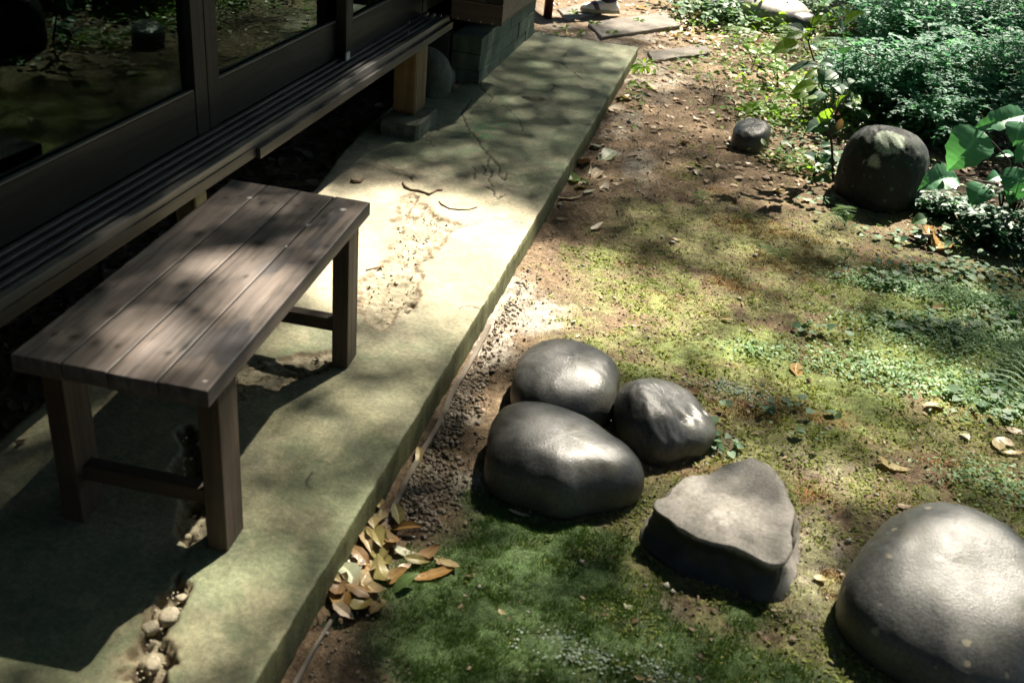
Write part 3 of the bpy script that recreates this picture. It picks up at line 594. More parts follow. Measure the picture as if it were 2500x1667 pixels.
# sliding doors
def door(y0, y1, xf, lab=None, stile0=.065, stile1=.065):
    d = link('sliding_door', raw_mesh('sliding_door', *box_vf(xf - .034, xf, y0 + stile0, y1 - stile1, .386, .506), M['dark_wood']), house)
    if lab: d['label'] = lab
    for a, b_ in ((y0, y0 + stile0), (y1 - stile1, y1)):
        hb('stile', M['dark_stile'], xf - .036, xf + .003, a + .001, b_ - .001, .384, 2.0, .003, d)
    hb('bottom_bead', M['track_wood'], xf - .012, xf - .002, y0 + stile0, y1 - stile1, .507, .5125, 0, d)
    hb('top_rail', M['dark_wood'], xf - .034, xf, y0 + stile0, y1 - stile1, 1.92, 2.0, 0, d)
    hb('glass_pane', M['glass'], xf - .022, xf - .018, y0 + stile0, y1 - stile1, .514, 1.92, 0, d)
    return d
def box_vf(x0, x1, y0, y1, z0, z1):
    m_ = MB().box(x0 + HX, x1 + HX, y0, y1, z0, z1); return m_.V, m_.F
door(-1.6, .79, -.812, 'dark framed sliding glass door nearest the viewpoint')
door(.792, 1.80, -.812, 'middle sliding glass door reflecting leafy plants')
door(1.69, 2.62, -.778, 'sliding glass door next to the shutter box')
MB().box(.072, .078, 0, .03, 0, .026).box(-.0, .072, .028, .03, .0, .012).build('door_catch', M['metal'], house, loc=(-.17 - .0, 1.668, .386))
# space behind the glass
hb('room_floor', M['interior'], -4.2, -.905, -3.0, 4.2, .30, .36)
hb('room_wall', M['interior'], -4.3, -4.2, -3.0, 4.2, 0, 2.6)
hb('room_ceiling', M['interior'], -4.2, -.62, -3.0, 4.2, 2.28, 2.34)
hb('door_header', M['dark_wood'], -.90, -.67, -3.0, 2.62, 2.003, 2.28)
hb('end_wall', M['interior'], -4.3, -.66, -3.12, -3.003, -.1, 2.6)
hb('end_wall', M['interior'], -4.3, -.66, 4.13, 4.2, -.1, 2.6)
hb('crawl_wall', M['interior'], -2.4, -2.3, -3.0, 4.1, -.2, .30)
# shutter box seen end on
bx0, bx1 = -.672, -.452
hb('shutter_box', M['panel_wood'], bx0, bx1, 2.636, 3.30, .372, 1.9, .003)
hb('box_board', M['panel_wood'], bx0 + .003, bx1 + .012, 2.622, 2.634, .368, .455, .002)
hb('box_board', M['panel_wood'], bx0 + .003, bx1 - .06, 2.622, 2.634, .458, .62, .002)
hb('box_board', M['dark_stile'], bx1 - .058, bx1 + .012, 2.620, 2.634, .458, .62, .002)
for k in range(4):
    X = bx0 + .035 + k * .052
    MB().tube([(X + HX, 2.6215, .372), (X + HX, 2.6195, .379)], .0016, 6).build('nail', M['metal'], house)
for (px, py, x_) in ((1035, 97, -.668), (997, 80, -.70), (999, 55, -.745)):
    P = atx(px, py, x_); MB().tube([(P[0] + HX + .001, P[1], P[2] - .004), (P[0] + HX + .001, P[1], P[2] + .006)], .0015, 6).build('nail', M['metal'], house)
# timber-clad wall beyond the box, on a green stained block foundation
for k in range(14):
    hb('wall_board', M['wall_board'], -.632 + .002 * (k % 2), -.606 + .006 * (k % 2), 3.25, 4.19, .262 + k * .145, .262 + (k + 1) * .145 - .006, .002)
hb('ground_sill', M['panel_wood'], -.72, -.598, 3.30, 4.215, .222, .258, .003)
rs = random.Random(3)
for row in range(4):
    yy = 2.985; off = .2 if row % 2 else 0.0; first = True
    while yy < 4.2:
        y2 = min(yy + (.2 if first and off else .4), 4.2); first = False; zb = -.10 + row * .08
        mb = MB().box(-.76 + HX, -.615 + HX + rs.uniform(-.003, .003), yy + .0015, y2 - .0015, zb + .001, zb + .0785, .004)
        mb.build('concrete_block', M['foundation'], house); yy = y2
# near corner of the foundation recess
hb('recess_wall', M['boulder_black'], -1.6, -.77, 2.96, 3.04, -.2, .222)
# posts under the sill
def rough_box(name, mat, x0, x1, y0, y1, z0, z1, amp=.003, seed=0, n=6, parent=None, taper=0, b=.004, tilt=(0, 0)):
    import bmesh
    bm = bmesh.new(); bmesh.ops.create_cube(bm, size=1); bmesh.ops.bevel(bm, geom=bm.edges[:], offset=.06, segments=1, affect='EDGES')
    bmesh.ops.subdivide_edges(bm, edges=bm.edges[:], cuts=n, use_grid_fill=True)
    rr = np.array([v.co[:] for v in bm.verts]); u = rr + .5
    V = np.stack([x0 + (x1 - x0) * u[:, 0], y0 + (y1 - y0) * u[:, 1], z0 + (z1 - z0) * u[:, 2]], -1)
    cx, cyy = (x0 + x1) / 2, (y0 + y1) / 2; sc = 1 + taper * (1 - u[:, 2])
    V[:, 0] = cx + (V[:, 0] - cx) * sc + tilt[0] * (V[:, 2] - z0); V[:, 1] = cyy + (V[:, 1] - cyy) * sc + tilt[1] * (V[:, 2] - z0)
    V[:, 0] += amp * (fbm(V[:, 1] * 1 + 5, V[:, 2] + 5, 25, 3, seed) - .5) * 2; V[:, 1] += amp * (fbm(V[:, 0] + 5, V[:, 2] + 5, 25, 3, seed + 4) - .5) * 2
    V[:, 2] += amp * (fbm(V[:, 0] + 5, V[:, 1] + 5, 25, 3, seed + 8) - .5)
    F = [[v.index for v in f.verts] for f in bm.faces]; bm.free()
    return link(name, raw_mesh(name, V, F, mat, False), parent)
p_ = rough_box('post', M['post_wood'], -.763 + HX, -.663 + HX, 2.165, 2.305, .066, .333, .0012, 3, 5, house); p_['label'] = 'square orange brown post under the sill'
rough_box('plinth', M['stone_green'], -.775 + HX, -.612 + HX, 2.06, 2.33, -.02, .064, .006, 9, 8, p_, taper=.04)
yq = atx(478, 480, -.70)
p2 = rough_box('post', M['post_pale'], -.735 + HX, -.685 + HX, yq[1] - .03, yq[1] + .03, -.03, .333, .001, 13, 3, house); p2['label'] = 'pale post half hidden behind the bench'
MB().box(-.738 + HX, -.734 + HX, yq[1] - .034, yq[1] - .0305, .0, .333).build('post_strip', M['post_pale'], p2)
hb('post', M['dark_stile'], -.75, -.68, -1.2, -1.1, -.05, .333)
# roof with a deep eave
rf = MB(); rf.add([(-4.6 + HX, -3.6, 3.3), (-.20 + HX, -3.6, 2.36), (-.20 + HX, 4.7, 2.36), (-4.6 + HX, 4.7, 3.3), (-4.6 + HX, -3.6, 3.36), (-.20 + HX, -3.6, 2.42), (-.20 + HX, 4.7, 2.42), (-4.6 + HX, 4.7, 3.36)],
       [(0, 1, 2, 3), (7, 6, 5, 4), (0, 4, 5, 1), (1, 5, 6, 2), (2, 6, 7, 3), (3, 7, 4, 0)]); rf.build('roof', M['roof'], house)
hb('wall', M['wall_board'], -.70, -.66, -3.0, 2.62, 2.285, 2.42)
pole = MB().tube([(-.664, 4.848, -.055), (-.664, 4.848, .5), (-.662, 4.85, 2.4)], .029, 14).build('garden_post', M['iron_post'], smooth=True)
tag(pole, 'dark reddish brown round post standing just past the end of the slab', 'post')

# ------------------------------------------------------------------ bench
BX, BY, BR = -.1695, -.3935, .0574
bench = empty('wooden_bench', (BX, BY, 0), BR, label='low weathered wooden bench with a four plank seat on the concrete slab', cat='bench')
BW, BL, BH, BT = .3513, .8698, .40, .033
def to_bench(P):
    dx, dy = P[0] - BX, P[1] - BY; c, s = math.cos(-BR), math.sin(-BR); return np.array([dx * c - dy * s, dx * s + dy * c])
KN = [(484, 571, 1), (668, 534, 1.1), (631, 594, 1), (438, 634, .8), (448, 695, 1.1), (478, 756, 1), (274, 764, 1.4), (237, 709, 1.2), (453, 844, 1), (790, 527, 1.1), (230, 837, .9),
      (287, 844, .5), (176, 823, .6), (130, 816, .5), (411, 860, .6), (634, 486, .35), (641, 495, .8), (586, 479, .35), (671, 495, .35), (723, 502, .45), (760, 510, .4), (807, 513, .4), (862, 498, .4), (600, 674, .4), (551, 484, .4), (760, 640, .7), (795, 600, .7)]
KN = [(to_bench(atz(a, b, BH)), s) for a, b, s in KN]
DR = [(to_bench(atz(a, b, BH)), s) for a, b, s in ((609, 482, .006), (838, 511, .008), (753, 548, .005), (500, 930, .004), (700, 600, .003))]
edges = [-BW, -BW + .0905, -BW + .1745, -BW + .2625, 0]
for k in range(4):
    a, b_ = edges[k] + .00025, edges[k + 1] - .00025
    gx = np.r_[a, a + .0011, a + .0024, np.linspace(a + .005, b_ - .005, 22), b_ - .0024, b_ - .0011, b_]; gy = np.r_[.0, .0015, np.linspace(.005, BL - .005, 190), BL - .0015, BL] + [0, .0015, -.001, .0008][k]
    X, Y = np.meshgrid(gx, gy); X = X.ravel(); Y = Y.ravel(); Z = np.full(X.shape, BH)
    ed = np.minimum(np.minimum(X - a, b_ - X), np.minimum(Y - gy[0], gy[-1] - Y)); Z -= .0022 * sstep(.0024, 0, np.minimum(X - a, b_ - X)) + .0006 * sstep(.002, 0, ed) ; Z += .0012 * (fbm(X, Y, 8, 3, 200 + k) - .5) - .0008 * (fbm(X * 6, Y * .4, 22, 3, 210 + k))
    mul = np.ones((len(X), 3)); dr = np.zeros(len(X))
    for P, s in KN:
        j = .004 * (fbm(X, Y, 60, 2, 230) - .5)
        d = np.hypot((X - P[0] + j) / (.0095 * s), (Y - P[1] + j) / (.0145 * s)); kk = np.exp(-d ** 2 * .8)[:, None]; mul = mul * (1 - .82 * kk)
        st_ = np.exp(-((X - P[0]) / (.004 * s)) ** 2 - ((Y - P[1]) / (.05 * s)) ** 2)[:, None]; mul = mul * (1 - .25 * st_); Z -= .0006 * kk[:, 0]
    stn = sstep(.52, .66, fbm(X * 1.6, Y * .7, 9, 4, 250))[:, None]; wgt = sstep(-.2, -.02, X)[:, None]; mul = mul * (1 - .6 * stn * wgt * np.array([1, .93, .78])); wr_ = sstep(.45, .7, fbm(X * 3, Y * .5, 14, 4, 256 + k))[:, None]; mul = mul * (1 + .35 * wr_ * np.array([.9, 1, 1.1])); lnn = sstep(.58, .66, fbm(X * 9, Y * .35, 16, 3, 262 + k))[:, None]; mul = mul * (1 - .35 * lnn); mul = mul * (1 - .85 * sstep(.0024, .0008, np.minimum(X - a, b_ - X))[:, None] * (0 if k in (-1,) else 1))
    for P, s in DR: dr = np.maximum(dr, sstep(s, s * .6, np.hypot(X - P[0], Y - P[1])))
    n1_, n2_ = len(gx), len(gy); idx = np.arange(n1_ * n2_).reshape(n2_, n1_)
    Qs = [np.stack([idx[:-1, :-1], idx[:-1, 1:], idx[1:, 1:], idx[1:, :-1]], -1).reshape(-1, 4)]; V = np.stack([X, Y, Z], -1); n0 = len(V)
    ring = np.r_[idx[0, :], idx[1:, -1], idx[-1, -2::-1], idx[-2:0:-1, 0]]; low = V[ring].copy(); low[:, 2] = BH - BT
    nr = len(ring); lo = n0 + np.arange(nr); Qs.append(np.stack([ring, lo, np.roll(lo, -1), np.roll(ring, -1)], -1))
    Vb = np.array([[a, gy[0], BH - BT - .0002], [b_, gy[0], BH - BT - .0002], [b_, gy[-1], BH - BT - .0002], [a, gy[-1], BH - BT - .0002]]); Qs.append(np.array([[n0 + nr + 3, n0 + nr + 2, n0 + nr + 1, n0 + nr]]))
    me = fast_mesh('seat_plank', np.concatenate([V, low, Vb]), np.concatenate(Qs), M['bench_top']); set_col(me, 'Col', np.concatenate([mul, np.ones((nr + 4, 3)) * .8])); set_f(me, 'Drop', np.r_[dr, np.zeros(nr + 4)])
    link('seat_plank', me, bench)
LW, LD = .040, .074
for ya in (.054, .745):
    for xa in (-.010 - LW, -BW + .010):
        MB().box(xa, xa + LW, ya, ya + LD, 0.0005, BH - BT - .001, .0025).build('leg', M['bench_wood'], bench)
    MB().box(-BW + .010 + LW + .0005, -.010 - LW - .0005, ya + .022, ya + .052, .088, .122, .002).build('stretcher', M['bench_rail'], bench)
    MB().box(-BW + .010 + LW + .0005, -.010 - LW - .0005, ya + .015, ya + .055, BH - BT - .035, BH - BT - .001, .002).build('cross_batten', M['bench_rail'], bench)

# ------------------------------------------------------------------ rocks
def rock(name, label, c, r, h, mat, n=2.5, tilt=(0, 0), zg=None, cat='rock', group=None, seed=0, dents=(), lichen=(), rough=.006, nu=88, nv=40, facet=0, sub=.04):
    K = len(r); ph = np.linspace(0, 2 * PI, nu, endpoint=False); Ff = np.fft.rfft(r); R = np.zeros(nu)
    for i, f in enumerate(Ff):
        R += (1 if (i == 0 or i == K / 2) else 2) * (f * np.exp(1j * i * ph)).real / K
    if zg is None: zg = float(gz(c[0], c[1]))
    zc, hz = zg + .3 * h, .7 * h
    th = np.linspace(-PI / 2 * .9995, PI / 2, nv); th = np.where(th > 0, PI / 2 * (1 - (1 - th / (PI / 2)) ** 1.35), th); V = []
    for t_ in th:
        s = math.copysign(abs(math.sin(t_)) ** (2 / n), math.sin(t_)); co = abs(math.cos(t_)) ** (2 / n); up = s if s > 0 else 0
        Re = R.mean() + (R - R.mean()) * sstep(0.0, .85, co); V.append(np.stack([Re * co * np.cos(ph), Re * co * np.sin(ph), np.full(nu, zc - zg + hz * s) + up * (tilt[0] * Re * co * np.cos(ph) + tilt[1] * Re * co * np.sin(ph))], -1))
    V = np.concatenate(V); nrm = V - np.array([0, 0, zc - zg]); nrm /= np.linalg.norm(nrm, axis=1)[:, None] + 1e-9
    q = V / max(R.max(), .05)
    dsp = (fbm(q[:, 0] + 3 + seed, q[:, 1] + q[:, 2] * .7 + 3, 1.6, 3, 300 + seed) - .5) * .045 + (fbm(q[:, 0] + q[:, 2] + 7, q[:, 1] - q[:, 2] + 7, 5, 4, 310 + seed) - .5) * .014
    V = V + nrm * (dsp * R.max())[:, None] + nrm * ((fbm(V[:, 0] + V[:, 2] + 4, V[:, 1] - V[:, 2] + 4, 55, 3, 320 + seed) - .5) * rough)[:, None]
    W = V + np.array([c[0], c[1], zg])
    def surf(px, py):
        a, b_ = project(W); d = (a - px) ** 2 + (b_ - py) ** 2; dep = (W - CAM) @ CF; kk = np.argsort(d)[:12]; return W[kk[np.argmin(dep[kk])]]
    for px, py, rr, dd, nf in dents:
        S = surf(px, py); g = np.exp(-((W - S) ** 2).sum(1) / rr ** 2); jj = 1 + nf * (fbm(W[:, 0] * 1.3 + W[:, 2], W[:, 1] - W[:, 2], 45, 4, 330) - .5) * 2
        W = W - np.array([0, 0, 1]) * (g * dd * jj)[:, None]
    li = np.zeros(len(W))
    for px, py, rr in lichen:
        S = surf(px, py); d = np.sqrt(((W - S) ** 2).sum(1)) + rr * .5 * (fbm(W[:, 0] + W[:, 2], W[:, 1] + W[:, 2], 60, 3, 340) - .5); li = np.maximum(li, sstep(rr, rr * .82, d))
    V = W - np.array([c[0], c[1], zg]); idx = np.arange(nu * nv).reshape(nv, nu); nx_ = np.roll(idx, -1, 1)
    Q_ = np.stack([idx[:-1], nx_[:-1], nx_[1:], idx[1:]], -1).reshape(-1, 4)
    Vg = V.reshape(nv, nu, 3)                                # relax the crown of the mesh so no crease radiates from its pole
    for _ in range(14):
        nk = min(11, nv // 2); k0 = nv - nk; A_ = Vg[k0:].copy(); S_v = (np.roll(A_, 1, 1) + np.roll(A_, -1, 1) + A_ * 2) / 4; S_v[1:-1, :, 2] = (S_v[:-2, :, 2] + S_v[2:, :, 2] + 2 * S_v[1:-1, :, 2]) / 4; S_v[-1] = S_v[-2].mean(0); w_ = np.linspace(0, 1, nk)[:, None]; Vg[k0:, :, 2] = A_[..., 2] * (1 - w_) + S_v[..., 2] * w_
    V = Vg.reshape(-1, 3)
    me = fast_mesh(name, V, Q_, mat, True); set_f(me, 'lichen', li)
    o = link(name, me, None, (c[0], c[1], zg)); return tag(o, label, cat, group)
rock('boulder', 'smooth grey brown boulder farthest of the close trio beside the slab', (.310, .565), [.127, .145, .150, .165, .162, .150, .165, .185, .165, .150], .134, M['boulder'], 2.5, (-.03, .02), seed=1, group='rounded boulders on the moss beside the slab')
rock('boulder', 'big smooth boulder in front of the other two of the close trio', (.354, .221), [.194, .155, .157, .181, .215, .175, .175, .140, .140, .140], .140, M['boulder'], 2.6, (-.05, 0), seed=2, group='rounded boulders on the moss beside the slab')
rock('boulder', 'grey boulder with a chipped pitted top at its right shoulder', (.562, .470), [.131, .148, .160, .148, .136, .125, .108, .112, .104, .100], .122, M['boulder'], 2.5, (-.36, .04), seed=3, group='rounded boulders on the moss beside the slab',
     dents=((1685, 1000, .035, .012, 1.2), (1665, 1015, .012, .014, .8), (1720, 990, .03, .01, 1.6), (1640, 1050, .03, .006, 1.8)), nu=120, nv=60)
def wedge():
    zg = float(gz(.73, .13)); zt = zg + .098
    top = [(1567, 1232, 0), (1626, 1206, -.004), (1729, 1164, -.012), (1800, 1127, -.02), (1839, 1117, -.024), (1874, 1123, -.024), (1902, 1154, -.02), (1919, 1200, -.014), (1932, 1290, -.006), (1928, 1360, 0), (1902, 1392, 0), (1860, 1365, 0), (1800, 1333, 0), (1700, 1312, 0), (1648, 1276, 0), (1605, 1246, 0)]
    bot = [(1556, 1300), (1610, 1240), (1729, 1200), (1800, 1150), (1839, 1135), (1880, 1140), (1912, 1175), (1932, 1240), (1948, 1330), (1953, 1395), (1944, 1450), (1886, 1476), (1768, 1449), (1650, 1398), (1590, 1352), (1562, 1328)]
    T3 = np.array([atz(a, b_, zt + d) for a, b_, d in top]); B3 = np.array([atz(a, b_, zg) for a, b_ in bot]); c0 = T3.mean(0); c0[2] = zg
    n = 96; ph = np.linspace(-PI, PI, n, endpoint=False)
    def polar(P):
        a = np.arctan2(P[:, 1] - c0[1], P[:, 0] - c0[0]); r = np.hypot(P[:, 1] - c0[1], P[:, 0] - c0[0]); o = np.argsort(a); a, r, z_ = a[o], r[o], P[o, 2]
        f_ = lambda v: np.interp(ph, np.r_[a[-3:] - 2 * PI, a, a[:3] + 2 * PI], np.r_[v[-3:], v, v[:3]])
        R_, Z_ = f_(r), f_(z_); k = np.array([1, 2, 3, 2, 1]) / 9.
        sm = lambda v: sum(np.roll(v, i - 2) * k[i] for i in range(5)); return sm(sm(R_)), sm(sm(Z_))
    Rt, Zt = polar(T3); Rb, _ = polar(B3); Rb = np.maximum(Rb, Rt * .93); ro = .05 * (fbm(np.cos(ph) * 2 + 5, np.sin(ph) * 2 + 5, 2.2, 4, 640) - .5); Rt = Rt * (1 + ro); V = []
    for u in np.linspace(.0, .96, 16): V.append((Rt * u, Zt * u + (zt - .008) * (1 - u)))
    for a in np.linspace(.15, 1, 6) * PI / 2: V.append((Rt * (.96 + .04 * math.sin(a)), Zt - .009 * (1 - math.cos(a))))
    for u in np.linspace(.1, 1, 12): V.append((Rt * (1 - u) + Rb * u - .020 * math.sin(PI * min(1, u * 1.15)) * sstep(.1, -.3, ph) * sstep(-3.1, -2.7, ph), (Zt - .009) * (1 - u) + (zg) * u))
    V.append((Rb * .98, np.full(n, zg - .05)))
    W = np.concatenate([np.stack([r * np.cos(ph), r * np.sin(ph), z_ - zg], -1) for r, z_ in V]); m_ = len(V)
    d = (fbm(W[:, 0] + W[:, 2] + 5, W[:, 1] - W[:, 2] + 5, 11, 4, 600) - .5) * .024 + (fbm(W[:, 0] + W[:, 2] + 5, W[:, 1] - W[:, 2] + 5, 60, 3, 610) - .5) * .006; W[:, 2] += d * (W[:, 2] > .01); fc_ = np.abs(fbm(np.arctan2(W[:, 1], W[:, 0]) * 2.2 + 20, W[:, 2] * 22 + 5, 1.3, 3, 630) - .5) * 2; W[:, :2] *= 1 + (d * 5 - .13 * fc_ * sstep(.0, .02, W[:, 2]) * sstep(.098, .06, W[:, 2]))[:, None] * (W[:, 2] < .1)[:, None]
    idx = np.arange(n * m_).reshape(m_, n); nx_ = np.roll(idx, -1, 1); Q_ = np.stack([idx[:-1], idx[1:], nx_[1:], nx_[:-1]], -1).reshape(-1, 4)
    me = fast_mesh('boulder', W, Q_, M['boulder_wedge'], True); set_f(me, 'lichen', np.clip(sstep(19.6, 22.6, np.repeat(np.arange(m_), n) + 9 * (fbm(W[:, 0] + 5, W[:, 1] + 5, 22, 4, 620) - .5)), 0, 1) * np.tile(.25 + .75 * sstep(-.35, -.75, ph) * sstep(-3.1, -2.7, ph), m_))  # near face darkened: dark fracture stone plus painted-in shade, not lichen
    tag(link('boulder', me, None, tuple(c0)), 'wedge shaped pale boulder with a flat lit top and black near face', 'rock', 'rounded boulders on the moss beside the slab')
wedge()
rock('boulder', 'largest boulder, speckled and shiny, cut by the right frame edge', (1.153, .020), [.253, .255, .250, .205, .165, .176, .198, .195, .222, .240], .178, M['boulder_specked'], 2.5, (.08, .24), seed=5, group='rounded boulders on the moss beside the slab', dents=((2440, 1385, .10, .012, .05),))
rock('rock', 'small squarish dark stone with a flat pale top beside the path', (.700, 2.965), [.085, .098, .105, .098, .088, .085, .095, .108, .098, .085], .108, M['boulder_black'], 3.8, (.05, .2), zg=-.075, seed=6)
rock('boulder', 'tall black boulder with round pale lichen patches under the shrubs', (1.245, 2.60), [.18, .18, .185, .19, .18, .175, .17, .18, .185, .18], .29, M['boulder_dark'], 2.7, (-.05, -.15), zg=-.075, seed=7,
     rough=.012, lichen=((2170, 345, .066), (2160, 332, .05), (2125, 397, .026), (2134, 410, .018), (2104, 398, .008), (2132, 380, .015)), nu=140, nv=70)
P = gpt(1050, 258); rock('rock', 'greenish upright stone leaning behind the orange brown post', (P[0] - .01, P[1] + .06), [.085, .08, .07, .075, .08, .075, .075, .08], .19, M['stone_green'], 3.4, (-.5, .2), zg=.0, seed=8)
rock('rock', 'black stone in the dark recess by the foundation corner', (-.80, 2.88), [.10, .09, .09, .1, .09, .09], .12, M['boulder_black'], 3, (0, .2), zg=-.02, seed=9)
P = gpt(1860, 75); rock('boulder', 'pale boulder behind the leaf litter at the top of the picture', (P[0] + .05, P[1] + .25), [.26, .24, .22, .24, .28, .26, .22, .22], .2, M['boulder_pale'], 2.8, (-.1, .1), seed=10)
P = gpt(1775, 55); rock('boulder', 'grey half hidden stone below the bright leaves at the top edge', (P[0] - .02, P[1] + .1), [.14, .12, .12, .14, .16, .14, .12, .12], .12, M['boulder'], 3, seed=11)
P = gpt(1935, 85); rock('boulder', 'black rounded stone just behind the tall stemmed plant', (P[0] + .02, P[1] + .1), [.13, .12, .12, .13, .13, .12, .12, .12], .14, M['boulder_black'], 2.8, seed=12)
P = gpt(2010, 40); rock('boulder', 'light grey sloping boulder right of the pale one at the top', (P[0] + .02, P[1] + .3), [.24, .22, .2, .2, .24, .22, .2, .2], .26, M['boulder_pale'], 2.6, (.15, 0), seed=13)
def flag(lab, corners, th, seed):
    c0 = np.mean(corners, 0); V = []; F = []; n = 9
    C4 = [np.array(c) for c in corners]; pts = []
    for k in range(4):
        a, b_ = C4[k], C4[(k + 1) % 4]
        for j in range(n):
            q = a + (b_ - a) * j / n; pts.append(q + .012 * (np.array([fbm(q[0] + seed, q[1], 8, 3, 400), fbm(q[0], q[1] + seed, 8, 3, 401)]) - .5) * 2)
    zt = float(gz(*c0)) + th; V = []
    for s, zz in ((1, zt - .08), (1, zt - .004), (.985, zt)): V += [tuple(c0 * (1 - s) + p * s - c0) + (zz - zt + th,) for p in pts]
    m_ = len(pts)
    for r_ in range(2): F += [(r_ * m_ + k, r_ * m_ + (k + 1) % m_, (r_ + 1) * m_ + (k + 1) % m_, (r_ + 1) * m_ + k) for k in range(m_)]
    F.append(tuple(2 * m_ + k for k in range(m_)))
    o = link('stepping_slab', raw_mesh('stepping_slab', V, F, M['slate']), None, (c0[0], c0[1], zt - th)); tag(o, lab, 'paving slab', 'flat stepping slabs in the path')
g2 = lambda a, b_: gpt(a, b_)[:2]
a, b_ = g2(1470, 101), g2(1662, 72); d = np.array([-.15, .34]); flag('flat stepping slab strewn with grit between the foot and the slab corner', [a, b_, b_ + d, a + d], .022, 1)
a, b_ = g2(1592, 153), g2(1735, 136); d = np.array([-.05, .20]); flag('narrow dark stepping slab nearest the corner of the concrete path', [a, b_, b_ + d, a + d], .018, 2)
a, b_ = g2(1385, 56), g2(1500, 30); d = np.array([-.12, .30]); flag('stepping slab under the walking foot', [a, b_, b_ + d, a + d], .016, 3)
# old timber edging lying along the slab
mb = MB(); ys = np.linspace(.86, -.75, 60); pts = []
for k, yv in enumerate(ys):
    xo = .020 + .012 * (fbm(np.array([yv]), np.array([1.0]), 6, 3, 500)[0] - .5) + .014 * sstep(.8, -.4, yv); w = .0055 * (1 - .45 * sstep(.3, -.2, yv)) + .003 * (fbm(np.array([yv]), np.array([4.0]), 22, 3, 501)[0] - .5)
    zt = float(gz(xo + .02, yv)) + .012 + .006 * (fbm(np.array([yv]), np.array([7.0]), 14, 3, 502)[0] - .5); pts.append([(xo - w, yv, zt - .05), (xo - w, yv, zt), (xo + w, yv, zt - .001), (xo + w, yv, zt - .05)])
V = [v for p4 in pts for v in p4]; F = []
for k in range(len(pts) - 1):
    for j in range(4): F.append((k * 4 + j, k * 4 + (j + 1) % 4, (k + 1) * 4 + (j + 1) % 4, (k + 1) * 4 + j))
F += [(0, 1, 2, 3), tuple(len(V) - 1 - q for q in range(4))]
tag(link('timber_edging', raw_mesh('timber_edging', V, F, M['edging'])), 'thin weathered timber strip lying along the foot of the slab', 'edging')

# ------------------------------------------------------------------ leaves and plants
_lm = {}
def leaf_mesh(shape, mat, wr=.45, curl=.12, fold=.25, rows=13, quilt=.012, seed=0, cup=0.0, center=False):
    key = (shape, mat, round(wr, 2), round(curl, 2), round(fold, 2), rows, quilt, seed, cup, center)
    if key in _lm: return _lm[key]
    vs_ = np.array([-1, -.6, -.13, 0, .13, .6, 1.]); us = np.linspace(0, 1, rows); V = []; ve = []
    r_ = np.random.default_rng(seed + 5)
    bend = r_.normal(0, .06)
    for i, u in enumerate(us):
        if shape == 'oval': w = math.sin(PI * min(1, u ** .9)) ** .75
        elif shape == 'lance': w = math.sin(PI * u ** .85) ** 1.0
        elif shape == 'heart': w = (math.sin(PI * min(1, u ** .62)) ** .8) * (1 if u < .8 else 1 - .35 * (u - .8) / .2)
        else: w = math.sin(PI * u) ** .5
        if u > .97 or u == 0: w = .02
        w *= wr / 2 * (1 + .06 * r_.normal())
        zc = curl * ((2 * u - 1) ** 2) - .5 * curl
        for v_ in vs_:
            zz = zc + fold * abs(v_) * w + cup * (v_ * v_) * w + (quilt if (i % 2 and 0 < abs(v_) < 1) else 0) + .01 * r_.normal() * abs(v_)
            V.append((v_ * w + bend * math.sin(PI * u) , u - (.5 if center else 0), zz)); ve.append(1.0 if v_ == 0 else (.28 if (i % 2 == 0 and abs(v_) < .9) else 0.0))
    F = [(i * 7 + j, i * 7 + j + 1, (i + 1) * 7 + j + 1, (i + 1) * 7 + j) for i in range(rows - 1) for j in range(6)]
    me = raw_mesh('leaf', V, F, M[mat], True); set_f(me, 'vein', np.array(ve) * (.55 if mat.startswith('pl') else .35)); _lm[key] = me; return me
def put_leaf(name, me, base, tip, parent=None, nrm=(0, 0, 1), w=1.0, origin=(0, 0, 0)):
    base = np.array(base, float); tip = np.array(tip, float); d = tip - base; Ln = np.linalg.norm(d); y = d / Ln
    n = np.array(nrm, float); n = n - y * (n @ y); n /= np.linalg.norm(n) + 1e-9; x = np.cross(y, n)
    o = bpy.data.objects.new(name, me); C.objects.link(o)
    lo = base - np.array(origin)
    o.matrix_world = Matrix(((x[0] * Ln * w, y[0] * Ln, n[0] * Ln, lo[0]), (x[1] * Ln * w, y[1] * Ln, n[1] * Ln, lo[1]), (x[2] * Ln * w, y[2] * Ln, n[2] * Ln, lo[2]), (0, 0, 0, 1)))
    if parent: o.parent = parent
    return o

